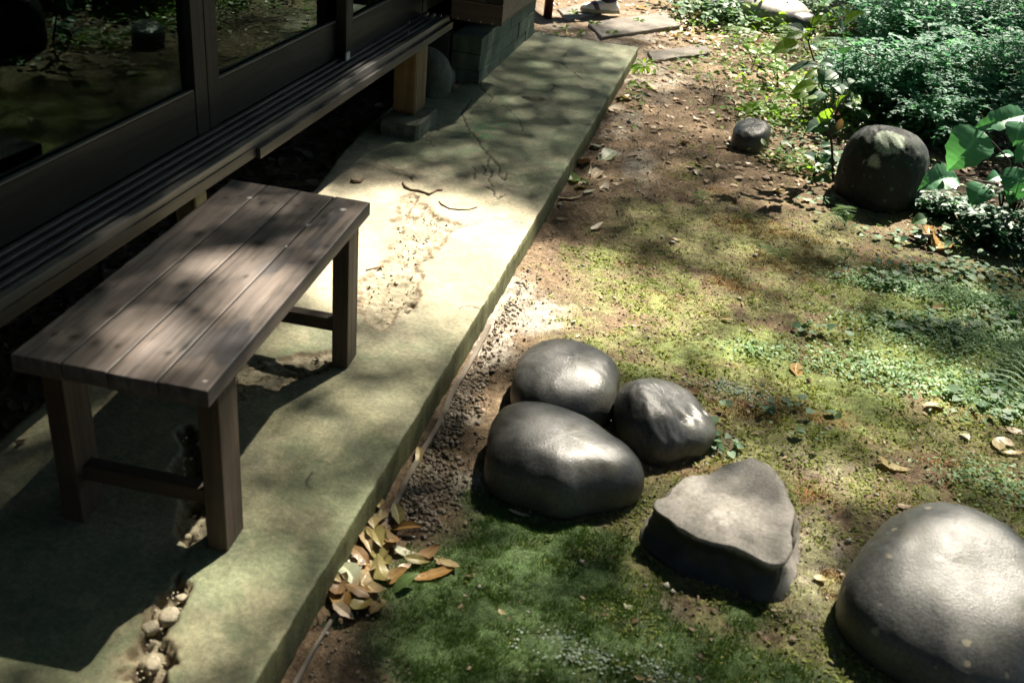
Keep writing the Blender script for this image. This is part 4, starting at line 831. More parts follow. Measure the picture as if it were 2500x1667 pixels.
# --- fallen leaves, one object each
NLEAF = 0
def fallen(px, py, Lpx, ang, mat, wr=.42, lab=None, group=None, lift=.004, shape='oval', curl=None, world_pt=None, tilt=None, Lm=None, zs=None):
    """leaf lying on the ground: centre, length and direction as seen; the real size follows from its distance"""
    global NLEAF; NLEAF += 1; r_ = random.Random(NLEAF * 7 + 1)
    P = gpt(px, py) if world_pt is None else np.array(world_pt, float)
    if zs is not None and world_pt is None: P = atz(px, py, zs)
    if Lm is None:
        a = rad(ang); q = atz(px + math.cos(a) * Lpx / 2, py + math.sin(a) * Lpx / 2, P[2]) - atz(px - math.cos(a) * Lpx / 2, py - math.sin(a) * Lpx / 2, P[2])
        Ln = min(max(np.hypot(q[0], q[1]), .02), .15); yaw = math.atan2(q[1], q[0])
    else: Ln = Lm; yaw = rad(ang)
    me = leaf_mesh(shape, mat, wr, r_.choice([-.10, .06, .14, .22]) if curl is None else curl, r_.choice([.15, .35, .55, -.3]), 9, 0, r_.randrange(4), center=True)
    o = bpy.data.objects.new('fallen_leaf', me); C.objects.link(o)
    o.location = (P[0], P[1], P[2] + lift + .004); o.rotation_mode = 'XYZ'
    t_ = (r_.gauss(0, .16), r_.gauss(0, .16)) if tilt is None else tilt
    o.rotation_euler = (t_[0], t_[1], yaw - PI / 2); o.scale = (Ln, Ln, Ln)
    return tag(o, lab, 'fallen leaf', group)
PILE = 'dead leaves heaped against the slab'
S_ = .2978
for x_, y_, L_, a_, m_, w_, lb in [
    (1085, 140, 80, 80, 'lf_yellow', .6, 'tiny pale yellow leaf at the upper tip of the leaf heap by the slab'),
    (1100, 240, 130, 95, 'lf_tan', .5, 'upright tan leaf just below the tip of the leaf heap'),
    (1235, 235, 140, 75, 'lf_olive', .5, 'olive green oval leaf apart above the orange one, top right of the heap'),
    (1310, 325, 260, 5, 'lf_orange', .28, 'long orange brown leaf pointing right at the upper edge of the heap'),
    (1185, 430, 190, 62, 'lf_brown', .42, 'reddish brown curved leaf in the upper middle of the heap'),
    (1075, 400, 190, 70, 'lf_olive', .5, 'olive yellow leaf in the upper middle of the heap beside the brown one'),
    (1100, 545, 230, 48, 'lf_olive', .45, 'large olive leaf lying diagonally in the centre of the heap'),
    (965, 430, 230, 62, 'lf_tan', .3, 'narrow curved tan leaf along the slab side of the heap'),
    (1300, 525, 200, 8, 'lf_pale', .42, 'pale greenish white leaf lying flat in the right half of the heap'),
    (1480, 545, 220, -15, 'lf_brown', .5, 'brown spotted leaf right of the pale one in the heap'),
    (1640, 605, 240, 35, 'lf_tan', .34, 'pointed tan leaf at the right tip of the heap'),
    (1540, 700, 340, -12, 'lf_orange', .3, 'longest bright orange leaf at the lower right of the heap'),
    (1300, 665, 110, -30, 'lf_peach', .6, 'small peach white curled leaf beside the long orange one'),
    (1130, 690, 200, 60, 'lf_olive', .5, 'olive green leaf standing between the orange leaves of the heap'),
    (960, 640, 280, 27, 'lf_tan', .36, 'pinkish tan leaf lying across the middle of the heap'),
    (840, 725, 200, 50, 'lf_pale', .62, 'broad pale grey green leaf at the slab side of the heap'),
    (1240, 745, 170, -35, 'lf_orange', .5, 'short orange leaf in the centre right of the heap'),
    (1310, 805, 220, -25, 'lf_green', .42, 'grey green leaf at the lower right edge of the heap on the moss'),
    (1050, 800, 310, 47, 'lf_tan', .28, 'long narrow tan leaf pointing down to the right in the lower heap'),
    (930, 845, 230, 20, 'lf_brown', .4, 'brown leaf lying crosswise in the lower heap'),
    (780, 830, 170, -60, 'lf_brown', .6, 'broad brown leaf in the lower left of the heap'),
    (700, 870, 110, 20, 'lf_peach', .6, 'small pinkish leaf at the far left of the heap'),
    (800, 1030, 180, 32, 'lf_peach', .45, 'pale peach leaf lying alone at the bottom of the heap'),
    (950, 960, 220, -55, 'lf_olive', .55, 'glossy yellow olive leaf at the bottom of the heap'),
    (1075, 970, 150, -45, 'lf_tan', .6, 'curled tan leaf at the bottom right of the heap'),
    (925, 560, 210, 42, 'lf_brown', .36, 'brown leaf with light edge near the middle of the heap'),
    (1040, 285, 100, 80, 'lf_yellow', .6, 'small yellowish leaf below the upper tan leaf of the heap'),
    (730, 760, 110, 40, 'lf_yellow', .55, 'small mustard leaf against the slab foot in the lower heap'),
    (1000, 905, 180, 80, 'lf_orange', .4, 'orange brown leaf half covered in the lower heap'),
    (1400, 610, 200, 5, 'lf_olive', .4, 'dull olive leaf under the pale one in the heap')]:
    fallen(600 + x_ * S_, 1200 + y_ * S_, L_ * S_ * 1.12, a_, m_, w_, lb, PILE, lift=.006 + .012 * random.random())
rl = random.Random(5)
for k in range(26):
    u = rl.random(); x_ = 1090 - 330 * u + rl.uniform(-90, 60) * (1 - u) + rl.uniform(-20, 300) * u * (1 - u) * 2; y_ = 260 + 700 * u; m_ = rl.choice(['lf_brown', 'lf_olive', 'lf_tan', 'lf_brown', 'lf_orange'])
    fallen(600 + x_ * S_, 1200 + y_ * S_, rl.uniform(45, 75), rl.uniform(0, 180), m_, rl.choice([.36, .45, .55]), '%s leaf mostly covered by others, %s in the leaf heap' % ({'lf_brown': 'brown', 'lf_olive': 'olive', 'lf_tan': 'tan', 'lf_orange': 'orange brown'}[m_], ('high', 'midway', 'low')[min(2, int(u * 3))] + (' on the slab side' if x_ < 1090 - 330 * u - 10 else ' on the moss side')), PILE, lift=.002)
ONE = 'single leaves lying on the moss and soil'
for x_, y_, L_, a_, m_, w_, lb in [
    (1266, 1261, 58, 5, 'lf_peach', .26, 'peach coloured narrow leaf in front of the big trio boulder'),
    (1017, 1122, 46, 100, 'lf_yellow', .25, 'narrow cream leaf standing beside the timber edging'),
    (2177, 1141, 88, 18, 'lf_yellow', .38, 'curled yellowish leaf with a dark shadow above the largest boulder'),
    (2205, 1241, 36, 5, 'lf_peach', .4, 'small peach leaf touching the top of the largest boulder'),
    (2000, 1418, 34, 20, 'lf_yellow', .6, 'small yellow leaf on gravel left of the largest boulder'),
    (2270, 980, 60, 80, 'lf_peach', .6, 'broad cream and tan leaf standing on the bright moss'),
    (2248, 955, 40, 55, 'lf_pale', .35, 'whitish leaf right above the cream one on the bright moss'),
    (1946, 910, 34, 80, 'lf_orange', .5, 'orange leaf on the moss in line with the chipped boulder'),
    (1978, 942, 34, 45, 'lf_brown', .4, 'brown leaf next to the white one on the moss'),
    (2006, 934, 34, 5, 'lf_pale', .7, 'white leaf scrap between the brown leaf and the moss'),
    (1773, 783, 32, 15, 'lf_yellow', .5, 'cream leaf on the sunny moss'),
    (1724, 817, 26, 10, 'lf_yellow', .4, 'cream leaf scrap on sunny moss below the other one'),
    (2190, 712, 26, 10, 'lf_peach', .6, 'pink leaf among the round leaved ground cover'),
    (2308, 870, 40, 10, 'lf_pale', .35, 'pale leaf in the bare hollow of the moss'),
    (2290, 912, 30, 5, 'lf_orange', .4, 'orange leaf at the lower rim of the bare hollow'),
    (2290, 757, 36, 0, 'lf_tan', .5, 'tan leaf at the foot of the small fern in the moss'),
    (2350, 945 - 150, 44, -30, 'lf_peach', .4, 'pale leaf on the moss by the right frame edge'),
    (1652, 588, 24, 10, 'lf_yellow', .5, 'small cream leaf on the shaded moss path'),
    (1457, 557, 36, -22, 'lf_tan', .35, 'tan leaf beside the slab where the sun patch begins'),
    (1690, 960, 36, 30, 'lf_brown', .6, 'dark curled leaf behind the chipped boulder'),
    (2480, 1060, 60, 10, 'lf_peach', .4, 'large peach leaf at the right frame edge'), (2450, 1085, 60, 10, 'lf_peach', .5, 'large peach leaf left of the one cut by the frame'),
    (2470, 1108, 70, 5, 'lf_yellow', .25, 'long cream leaf under the peach leaves at the right edge'), (2435, 1092, 30, 75, 'lf_yellow', .6, 'yellow leaf left of the peach ones at the right edge'),
    (2352, 1070, 28, 40, 'lf_pale', .7, 'small whitish leaf near the pile at the right edge'),
    (1670, 1338 - 130, 26, 5, 'lf_tan', .5, 'small tan leaf at the left foot of the wedge boulder'),
    (2182, 590, 50, 12, 'lf_olive', .3, 'olive yellow leaf in front of the lichened boulder'), (2285, 600, 34, -65, 'lf_orange', .6, 'green and orange leaf in the dark soil by the big leaved plant'),
    (1968, 492, 24, 0, 'lf_peach', .7, 'small round peach leaf left of the lichened boulder'), (1900, 470, 34, 10, 'lf_yellow', .4, 'cream leaf on soil below the squarish stone'),
    (1325, 1285 + 160, 24, 5, 'lf_tan', .35, 'small tan leaf on the dark green moss'), (1532, 1484, 20, 15, 'lf_pale', .7, 'tiny white leaf on the dark green moss'),
    (1225, 1500, 16, 40, 'lf_yellow', .5, 'tiny yellow leaf on the dark moss in the foreground'), (1560, 1700 - 40, 30, 10, 'lf_tan', .4, 'tan scrap at the bottom edge of the picture')]:
    fallen(x_, y_, L_, a_, m_, w_, lb, ONE, lift=.004)
EDGEG = 'dry leaves along the shaded side of the slab'
for k, (x_, y_, L_, a_, m_, w_, lb) in enumerate([
    (1393, 484, 60, -12, 'lf_tan', .34, 'long tan leaf nearest the sun patch, along the slab side'), (1440, 473, 30, -15, 'lf_pale', .4, 'pale leaf right of the long tan one along the slab side'),
    (1468, 459, 32, -35, 'lf_peach', .5, 'peach leaf in the cluster by the shaded slab side'), (1429, 426, 34, -50, 'lf_tan', .4, 'tan leaf leaning in the shaded cluster by the slab'),
    (1483, 437, 34, 20, 'lf_tan', .4, 'tan leaf at the right of the shaded cluster'), (1513, 452, 40, 3, 'lf_tan', .3, 'narrow tan leaf pointing right out of the shaded cluster'),
    (1416, 396, 44, 50, 'lf_brown', .6, 'broad brown leaf leaning on the slab side'), (1394, 440, 26, 60, 'lf_green', .6, 'green leaf left in the cluster by the slab side'),
    (1429, 449, 20, 20, 'lf_green', .7, 'small bright green leaf in the cluster by the slab side'), (1412, 455, 24, 80, 'lf_olive', .6, 'olive leaf between the green leaves by the slab side'),
    (1456, 430, 24, -40, 'lf_peach', .5, 'small peach leaf in the middle of the shaded cluster'), (1481, 384, 38, -30, 'lf_pale', .5, 'crumpled pale leaf above the shaded cluster'),
    (1454, 361, 24, 35, 'lf_pale', .6, 'white leaf above the crumpled pale one'), (1487, 341, 28, 15, 'lf_pale', .3, 'narrow white leaf on dark soil by the slab'),
    (1508, 268, 34, -20, 'lf_peach', .6, 'cream leaf with dark centre by the far half of the slab'), (1533, 241, 36, -25, 'lf_yellow', .5, 'cream leaf below the slab side seedling'),
    (1497, 304, 40, -3, 'lf_tan', .3, 'narrow tan leaf by the far half of the slab'), (1375, 540, 36, 5, 'lf_tan', .3, 'brown leaf close to the slab arris at the sun patch'),
    (1592, 218, 34, 25, 'lf_yellow', .5, 'cream leaf on the gritty path right of the seedling'), (1515, 315, 20, 0, 'lf_pale', .5, 'tiny pale leaf on the gritty path')]):
    fallen(x_, y_, L_, a_, m_, w_, lb, EDGEG, lift=.004)
# leaves strewn over the far path and between the plants
ZONES = [('leaves lying thick below the stones at the top of the picture', 'leaf in the drift below the pale boulder,', (1640, 1850, 45, 108), 62, ('lf_tan', 'lf_peach', 'lf_tan', 'lf_yellow'), .055, .085),
         ('leaves under the shrubs at the top edge', 'leaf under the bright plants at the top edge,', (1560, 1760, 0, 50), 34, ('lf_peach', 'lf_pale', 'lf_yellow'), .055, .08),
         ('leaves round the walking foot', 'leaf on the path round the walking foot,', (1325, 1660, 2, 90), 46, ('lf_tan', 'lf_peach', 'lf_yellow'), .035, .06),
         ('leaves on the soil between path and shrubs', 'leaf on soil between path and tall plant,', (1690, 2040, 120, 440), 64, ('lf_tan', 'lf_peach', 'lf_yellow', 'lf_brown', 'lf_pale'), .03, .06),
         ('leaves below the small leaved shrubs', 'leaf on ground behind the lichened boulder,', (1900, 2250, 60, 290), 40, ('lf_tan', 'lf_peach', 'lf_brown'), .04, .07),
         ('brown leaves under the big leaved plant', 'leaf in the dark under the broad plant,', (2230, 2420, 470, 590), 20, ('lf_brown', 'lf_brown', 'lf_brown', 'lf_orange'), .06, .10),
         ('leaves at the foundation corner', 'leaf in the corner of foundation and slab,', (1095, 1180, 200, 245), 12, ('lf_brown', 'lf_tan'), .03, .06)]
for gname, lab, (x0, x1, y0, y1), n, mats, l0, l1 in ZONES:
    for k in range(n):
        a_, b_ = random.uniform(x0, x1), random.uniform(y0, y1); zz = None
        if 'foundation' in gname: zz = .004
        elif project(gpt(a_, b_))[0] > 0 and gpt(a_, b_)[0] < .02 and gpt(a_, b_)[1] < 4.3: continue
        mt_ = random.choice(mats); wr_ = random.choice([.35, .42, .5]); Lm_ = random.uniform(l0, l1)
        word = {'lf_tan': 'tan', 'lf_peach': 'cream', 'lf_yellow': 'yellowish', 'lf_brown': 'dark brown', 'lf_pale': 'whitish', 'lf_orange': 'orange brown'}[mt_]
        fy = ('far', 'middle', 'near')[min(2, int(3 * (b_ - y0) / (y1 - y0)))]; fx = ('left', 'centre', 'right')[min(2, int(3 * (a_ - x0) / (x1 - x0)))]
        lab_ = ('%s %s %s %s at its %s %s' % ('small' if Lm_ < (l0 + l1) / 2 else 'large', {.35: 'narrow', .42: 'oval', .5: 'broad'}[wr_], word, lab, fy, fx))
        fallen(a_, b_, 0, random.uniform(0, 360), mt_, wr_, lab_, gname, lift=.004 + .01 * random.random(), Lm=Lm_, zs=zz)

# --- plants
def plant(name, base, label, cat='plant', group=None):
    return empty(name, tuple(base), label=label, cat=cat, group=group)
def stem(pl_, pts, r, mat='stem_green', name='stem', n=6):
    o = np.array(pl_.location); MB().tube([np.array(p) - o for p in pts], r, n).build(name, M[mat], pl_, True)
def pleaf(pl_, base, tip, shape='heart', mat='pl_big', wr=.7, curl=-.12, fold=.3, rows=17, nrm=(.1, -.35, 1), q=.01, seed=0, cup=0):
    return put_leaf('leaf', leaf_mesh(shape, mat, wr, curl, fold, rows, q, seed, cup), base, tip, pl_, nrm, 1.0, np.array(pl_.location))
# big leaved plant at the right
B0 = gpt(2440, 560); Yp = B0[1] - .05
big = plant('broad_leaved_plant', B0, 'broad leaved green plant with large glossy pointed leaves at the right edge')
for k, (b_, t_, wr, dy, sh) in enumerate([((2397, 318), (2311, 417), .78, .0, 'heart'), ((2340, 432), (2241, 463), .62, -.03, 'heart'), ((2404, 450), (2371, 502), .95, -.02, 'heart'),
    ((2484, 408), (2461, 499), .72, -.06, 'heart'), ((2506, 276), (2371, 314), .42, .06, 'heart'), ((2492, 296), (2474, 356), .95, -.02, 'heart'), ((2530, 360), (2478, 398), .8, .04, 'heart'),
    ((2478, 376), (2432, 381), .3, .1, 'lance'), ((2440, 425), (2405, 441), .6, .12, 'heart'), ((2540, 300), (2560, 380), .7, .0, 'heart'), ((2540, 440), (2510, 520), .7, 0, 'heart'), ((2450, 520), (2420, 560), .7, .06, 'heart')]):
    P1, P2_ = aty(*b_, Yp + dy), aty(*t_, Yp + dy - .05)
    P2_[2] -= .0; pleaf(big, P1, P2_, sh, 'pl_big', wr * 1.18, -.14, .28, 21, (-.15, -.75, .8), .012, k % 5)
    stem(big, [B0 + np.array([.02 * (k % 3), .02, -.01]), (B0 + P1) / 2 + np.array([.05, .03, .08]), P1], [.005, .004, .002], 'stem_dark')
# tall stemmed plant
T0 = gpt(2034, 440); Yt = T0[1]
tall = plant('tall_stemmed_plant', T0, 'tall plant with dark thin stems and scattered round leaves left of the lichened boulder')
yl = lambda p_, dy=0: aty(p_[0], p_[1], Yt + dy)
for line, r_ in (([(2034, 440), (2031, 360), (2022, 295), (2010, 225), (1999, 180), (1984, 140), (1972, 100), (1943, 74)], [.006, .0055, .005, .0045, .004, .0035, .003, .0015]),
                 ([(1974, 102), (1982, 60), (1990, 30)], [.003, .002, .001]), ([(2040, 290), (2052, 240), (2059, 180), (2059, 90)], [.004, .0035, .003, .0015]),
                 ([(2030, 290), (2036, 230), (2037, 175)], [.003, .002, .0015]), ([(2036, 290), (2053, 230), (2058, 170)], [.003, .002, .0015]), ([(2020, 290), (2008, 225)], [.002, .0015]), ([(1965, 118), (1957, 88)], [.0015, .001])):
    stem(tall, [yl(q) + np.array([0, .004 * i, 0]) for i, q in enumerate(line)], r_, 'stem_dark')
for k, (b_, t_, wr, m_) in enumerate([((1962, 76), (1920, 60), .75, 'pl_dark'), ((1980, 62), (2010, 36), .8, 'pl_lime'), ((2060, 88), (2045, 58), 1.25, 'pl_dark'), ((1960, 80), (1912, 92), .4, 'pl_lime'), ((1962, 92), (1990, 70), .7, 'pl_lime'),
    ((1948, 104), (1880, 130), .6, 'pl_lime'), ((2000, 158), (1912, 178), .3, 'pl_dark'), ((2000, 166), (1960, 195), .35, 'pl_lime'), ((2002, 152), (2036, 162), .8, 'pl_dark'), ((2016, 170), (2000, 205), 1.0, 'pl_dark'),
    ((2040, 176), (2008, 196), .8, 'pl_dark'), ((2008, 222), (1975, 255), .95, 'pl_dark'), ((1996, 206), (1930, 226), .62, 'pl_lime'), ((1990, 226), (1948, 240), .8, 'pl_lime'), ((2040, 205), (2056, 232), .7, 'pl_dark'),
    ((2038, 292), (1995, 308), .5, 'pl_dark'), ((2022, 305), (1965, 322), .75, 'pl_dark'), ((2030, 380), (1998, 402), .6, 'pl_dark'), ((2026, 430), (1968, 442), .42, 'pl_ground'), ((2034, 440), (1996, 462), .8, 'pl_ground'),
    ((2040, 262), (2066, 232), .5, 'pl_lime'), ((2058, 130), (2084, 112), .8, 'pl_dark'), ((2058, 60), (2110, 30), .7, 'pl_lime'), ((2075, 45), (2060, 20), .7, 'pl_lime'), ((2002, 300), (2030, 262), .5, 'pl_lime')]):
    dy = random.uniform(-.05, .05); pleaf(tall, yl(b_, dy * .3), yl(t_, dy - .03), 'heart', m_, wr, -.08, .2, 13, (random.uniform(-.3, .3), -.6, 1), .008, k % 5)
put_leaf('dead_leaf', leaf_mesh('oval', 'lf_brown', .5, .2, .5, 9, 0, 1), yl((2050, 282)), yl((2012, 268)), tall, (0, -.4, 1), 1, T0)
put_leaf('dead_leaf', leaf_mesh('oval', 'lf_tan', .5, .2, .5, 9, 0, 2), yl((2055, 288)), yl((2045, 322)), tall, (0, -1, .3), 1, T0)
def leafy(px, py, n_, h_, label, seed, mats=('pl_lime', 'pl_dark', 'pl_ground')):
    r_ = random.Random(seed); P0 = gpt(px, py); s_ = plant('leafy_seedling', P0, label, 'plant', 'young leafy plants round the tall stemmed plant')
    for k in range(3):
        e = P0 + np.array([r_.uniform(-.12, .12), r_.uniform(-.12, .08), h_ * r_.uniform(.6, 1.1)]); mid = P0 + (e - P0) * .5 + np.array([0, 0, .04 * h_]); stem(s_, [P0, mid, e], [.003, .0022, .0012], 'stem_dark')
        for j in range(n_ // 3):
            u = r_.uniform(.3, 1.0); b_ = P0 + (mid - P0) * min(1, u * 2) + (e - mid) * max(0, u * 2 - 1); az = r_.uniform(0, 2 * PI); Ln = r_.uniform(.045, .085)
            pleaf(s_, b_, b_ + np.array([math.cos(az) * Ln, math.sin(az) * Ln, r_.uniform(-.3, .35) * Ln]), 'heart', r_.choice(mats), r_.uniform(.55, .8), -.08, .2, 9, (r_.uniform(-.3, .3), -.5, 1), .004, j % 4)
leafy(1960, 300, 15, .22, 'lime leaved young plant low beside the squarish stone side of the tall plant', 1, ('pl_lime', 'pl_lime', 'pl_ground'))
leafy(1985, 430, 12, .13, 'young plant with pale leaves at the foot of the tall stems', 2, ('pl_ground', 'pl_dark'))
leafy(1900, 215, 15, .24, 'yellow green young plant on the littered soil left of the tall stems', 3, ('pl_lime',))
leafy(2090, 330, 15, .25, 'dark leaved young plant between tall stems and lichened boulder', 4, ('pl_dark', 'pl_lime'))
leafy(2010, 200, 18, .34, 'bushy young plant behind the tall stems', 5)
leafy(1840, 160, 12, .16, 'small lime plant at the right end of the leaf drift', 6, ('pl_lime',))
leafy(2110, 120, 15, .35, 'broad leaved young plant in front of the rear shrubs', 7)
# lime plant by the square stone
L0 = gpt(1880, 275); lp = plant('lime_leaved_plant', L0, 'yellow green plant arching long leaves over the squarish stone'); yy = lambda p_, dy=0: aty(p_[0], p_[1], L0[1] - .02 + dy)
for k, (b_, t_, wr) in enumerate([((1868, 247), (1768, 304), .3), ((1868, 256), (1908, 292), .62), ((1868, 250), (1835, 262), .4), ((1882, 248), (1930, 246), .4), ((1872, 243), (1850, 222), .5), ((1860, 262), (1845, 282), .5), ((1880, 240), (1912, 220), .5), ((1900, 270), (1940, 285), .4)]):
    pleaf(lp, yy(b_), yy(t_, -.05), 'lance' if k == 0 else 'oval', 'pl_lime', wr, -.2, .35, 15, (0, -.5, 1), .008, k % 4)
stem(lp, [L0, yy((1872, 258)), yy((1868, 246))], [.004, .003, .002])
def seedling(px, py, lines, leaves, label, mat='pl_lime', smat='stem_dark', r=.0025, name='seedling', shape='oval', up=(0, -.5, 1)):
    P0 = gpt(px, py); s_ = plant(name, P0, label); f = lambda p_, dy=0: aty(p_[0], p_[1], P0[1] + dy)
    for ln in lines: stem(s_, [P0] + [f(q) for q in ln], [r * (1 - .6 * i / max(1, len(ln))) for i in range(len(ln) + 1)], smat)
    for k, (b_, t_, wr) in enumerate(leaves): pleaf(s_, f(b_), f(t_, -.01), shape, mat, wr, -.12, .3, 11, up, .006, k % 5)
    return s_
seedling(1813, 257, [[(1815, 235), (1820, 220), (1822, 208)]], [((1820, 212), (1790, 206), .5), ((1822, 212), (1852, 216), .4), ((1820, 214), (1800, 218), .5), ((1824, 210), (1838, 198), .5), ((1820, 208), (1812, 180), .45)], 'small lime seedling with a tan leaf standing on bare soil')
seedling(1740, 257, [[(1742, 240), (1746, 222), (1740, 200), (1729, 180)], [(1742, 240), (1746, 222), (1736, 190), (1724, 210)]], [((1746, 218), (1757, 210), .7)], 'leafless bent twig seedling with one tiny green leaf', 'pl_ground')
seedling(1574, 178, [[(1573, 168), (1572, 158)]], [((1572, 160), (1531, 170), .42), ((1572, 160), (1540, 186), .38), ((1574, 162), (1560, 190), .4), ((1576, 160), (1582, 188), .38), ((1576, 158), (1605, 165), .4), ((1574, 156), (1600, 148), .4), ((1570, 156), (1548, 148), .4), ((1572, 154), (1574, 142), .4)], 'bright green star shaped seedling growing at the side of the slab', r=.002)
seedling(1560, 214, [[(1560, 206)]], [((1560, 207), (1530, 205), .5), ((1562, 206), (1582, 204), .6), ((1560, 208), (1545, 216), .6)], 'low green sprig below the star shaped seedling', r=.0015)
seedling(1568, 240, [[(1568, 232)]], [((1568, 232), (1562, 222), .7), ((1568, 233), (1582, 228), .6), ((1567, 234), (1552, 238), .6)], 'dark green sprig lowest of those along the slab side', 'pl_dark', r=.0015)
seedling(778, 1524, [[(772, 1500), (782, 1478)]], [((770, 1524), (806, 1554), .6), ((768, 1518), (756, 1535), .5), ((800, 1572), (826, 1588), .7), ((862, 1578), (842, 1570), .7), ((826, 1575), (845, 1592), .6)], 'little pale green sprig below the leaf heap in the foreground', 'pl_ground', 'stem_green', .0015)
seedling(1312, 1252, [[(1310, 1245)]], [((1308, 1248), (1325, 1262), .6), ((1308, 1245), (1300, 1236), .6), ((1310, 1250), (1306, 1262), .6)], 'tiny teal sprig at the foot of the big trio boulder', 'pl_ground', 'stem_green', .001)
seedling(2280, 560, [[(2275, 545), (2262, 532)]], [((2262, 532), (2224, 545), .95), ((2300, 548), (2330, 560), .5)], 'low plant with one heart shaped leaf by the brown leaves', 'pl_ground', 'stem_green', .0018, shape='heart')
for k, (px, py) in enumerate([(1380, 78), (1452, 66), (1418, 92), (1495, 90), (1350, 92), (1560, 60), (1400, 40)]):
    sp_ = []
    for j in range(7):
        a_ = random.uniform(0, 2 * PI); sp_.append(((px, py - 8), (px + math.cos(a_) * 17, py - 10 + math.sin(a_) * 9), .4))
    s_ = seedling(px, py, [[(px, py - 6)]], sp_, 'small sunlit weed tuft %s past the slab end' % ['just right of the dark red post', 'in the middle of the far edge', 'between post and middle', 'near the flat stepping slab', 'at the foot of the dark red post', 'on the large stepping slab', 'in front of the walking foot'][k], r=.0015, name='weed'); s_['group'] = 'weeds at the far end of the slab'
# ferns
def fern(px, py, fr, label, mat='pl_fern', group=None):
    P0 = gpt(px, py); f = plant('fern', P0, label, 'fern', group)
    for k, (tx, ty, lift) in enumerate(fr):
        tip = gpt(tx, ty); d = tip - P0; n = 11; tV = []; tF = []; Ln = np.hypot(d[0], d[1]); side = np.array([-d[1], d[0], 0]) / (Ln + 1e-6)
        pts = [d * (i / n) + np.array([0, 0, .012 + lift * math.sin(PI * (i / n) ** .8)]) for i in range(n + 1)]
        mb = MB().tube(pts, [.0016 * (1 - .8 * i / n) for i in range(n + 1)], 4)
        for i in range(1, n + 1):
            w = .34 * Ln * (math.sin(PI * min(1, (i / n) * .8 + .18)) ** .9)
            for sgn in (-1, 1):
                b_ = pts[i]; t_ = b_ + side * sgn * w + d / Ln * w * .35 + np.array([0, 0, -.15 * w]); ww = Ln / n * .24; o_ = d / Ln * ww
                m1 = b_ + (t_ - b_) * .45; mb.add([b_ - o_ * .5, m1 - o_ + (0, 0, .002), t_, m1 + o_ * .8 + (0, 0, .002), b_ + o_ * .5], [(0, 1, 2), (0, 2, 3), (0, 3, 4)])
        mb.build('frond', M[mat], f)
fern(2060, 560, [(1995, 568, .05), (2020, 535, .06), (2052, 528, .06), (2070, 548, .04), (1998, 546, .05)], 'light green fern in front of the lichened boulder')
fern(1905, 636, [(1845, 612, .02), (1862, 640, .02), (1925, 650, .02), (1915, 618, .02)], 'pale fern fronds lying on the rusty moss')
fern(2060, 645, [(2010, 650, .02), (2085, 648, .03), (2050, 622, .03), (2095, 636, .02)], 'pale fern on dark soil above the bright moss')
fern(2320, 745, [(2385, 728, .03), (2330, 765, .02)], 'single fern frond sprouting from the bright moss')
fern(2520, 900, [(2395, 915, .06), (2420, 885, .06), (2440, 940, .06), (2460, 860, .06), (2560, 840, .05), (2430, 965, .04)], 'pale fern spreading over the moss at the right frame edge')
fern(2520, 780, [(2440, 770, .06), (2450, 740, .06), (2470, 800, .05), (2540, 720, .05)], 'bluish fern higher up at the right frame edge', 'pl_ground')
fern(2060, 165, [(1990, 150, .06), (2000, 110, .08), (2070, 105, .08), (2110, 140, .06), (2030, 190, .05)], 'silvery fern behind the tall stemmed plant')
fern(1930, 100, [(1890, 75, .05), (1940, 60, .06), (1965, 85, .05), (1900, 110, .04)], 'feathery fern tuft between the stones at the top edge')
fern(1800, 105, [(1770, 95, .04), (1800, 75, .05), (1835, 85, .05), (1840, 115, .03), (1775, 120, .03)], 'small leafy fern beside the leaf drift')
fern(1715, 500, [(1680, 490, .015), (1700, 475, .015), (1735, 505, .015)], 'tiny fern on the rusty moss path')
# small leaved shrubs
SHG = 'small leaved blue green shrubs at the upper right'
def shrub(px, py, r, h, n, label, lf=.034, mat='pl_shrub', name='shrub', lean=(-.1, -.1)):
    P0 = gpt(px, py); s_ = plant(name, P0, label, 'shrub', SHG); r_ = np.random.default_rng(int(px + py)); Q_ = []; dirs = []; tl = []; td = []; sz = []
    nt_ = max(20, n // 130)
    for k in range(nt_):
        a_ = r_.random() * 2 * PI; rr = r * (r_.random() ** .5); hh = h * (.4 + .7 * r_.random()) * (1 - .4 * (rr / r) ** 2)
        e = np.array([math.cos(a_) * rr + lean[0] * hh, math.sin(a_) * rr + lean[1] * hh, hh]); mid = e * [.4, .4, .65]
        if k % 2 == 0: stem(s_, [P0, P0 + mid * .5, P0 + mid, P0 + e], [.0045, .0035, .0025, .001], 'stem_dark', 'stem', 4)
        # side twigs leave each stem; leaves sit in two rows along every twig
        for j in range(8):
            t_ = .12 + .88 * r_.random(); o_ = mid * min(1, t_ / .4) + (e - mid) * max(0, (t_ - .4) / .6); az = r_.random() * 2 * PI; Lt = r * (.35 + .35 * r_.random()); dz = r_.normal(.05, .25)
            dv = np.array([math.cos(az), math.sin(az), dz]) * Lt; sag = -.25 * Lt; m_ = max(4, int(n / nt_ / 8))
            s1 = .75 + .6 * r_.random()
            for i in range(m_):
                u = (i + 1) / m_; q = o_ + dv * u + np.array([0, 0, sag * u * u]) + r_.normal(0, .004, 3); side = 1 if i % 2 else -1
                Q_.append(q); dirs.append(az - PI / 2 + side * (.9 - .5 * u) + r_.normal(0, .25)); tl.append(r_.normal(.05, .35)); td.append(az + r_.normal(0, .6)); sz.append(s1 * (1 - .35 * u) * (.75 + .5 * r_.random()))
    Q_ = np.array(Q_); Q_[:, 2] = np.maximum(Q_[:, 2], .01)
    scatter('foliage', *LEAF6, Q_, np.array(dirs), np.array(tl), lf * np.array(sz), M[mat], s_, tdir=np.array(td))
shrub(2110, 285, .30, .42, 5200, 'low small leaved shrub nearest the tall stemmed plant', lean=(-.1, -.3))
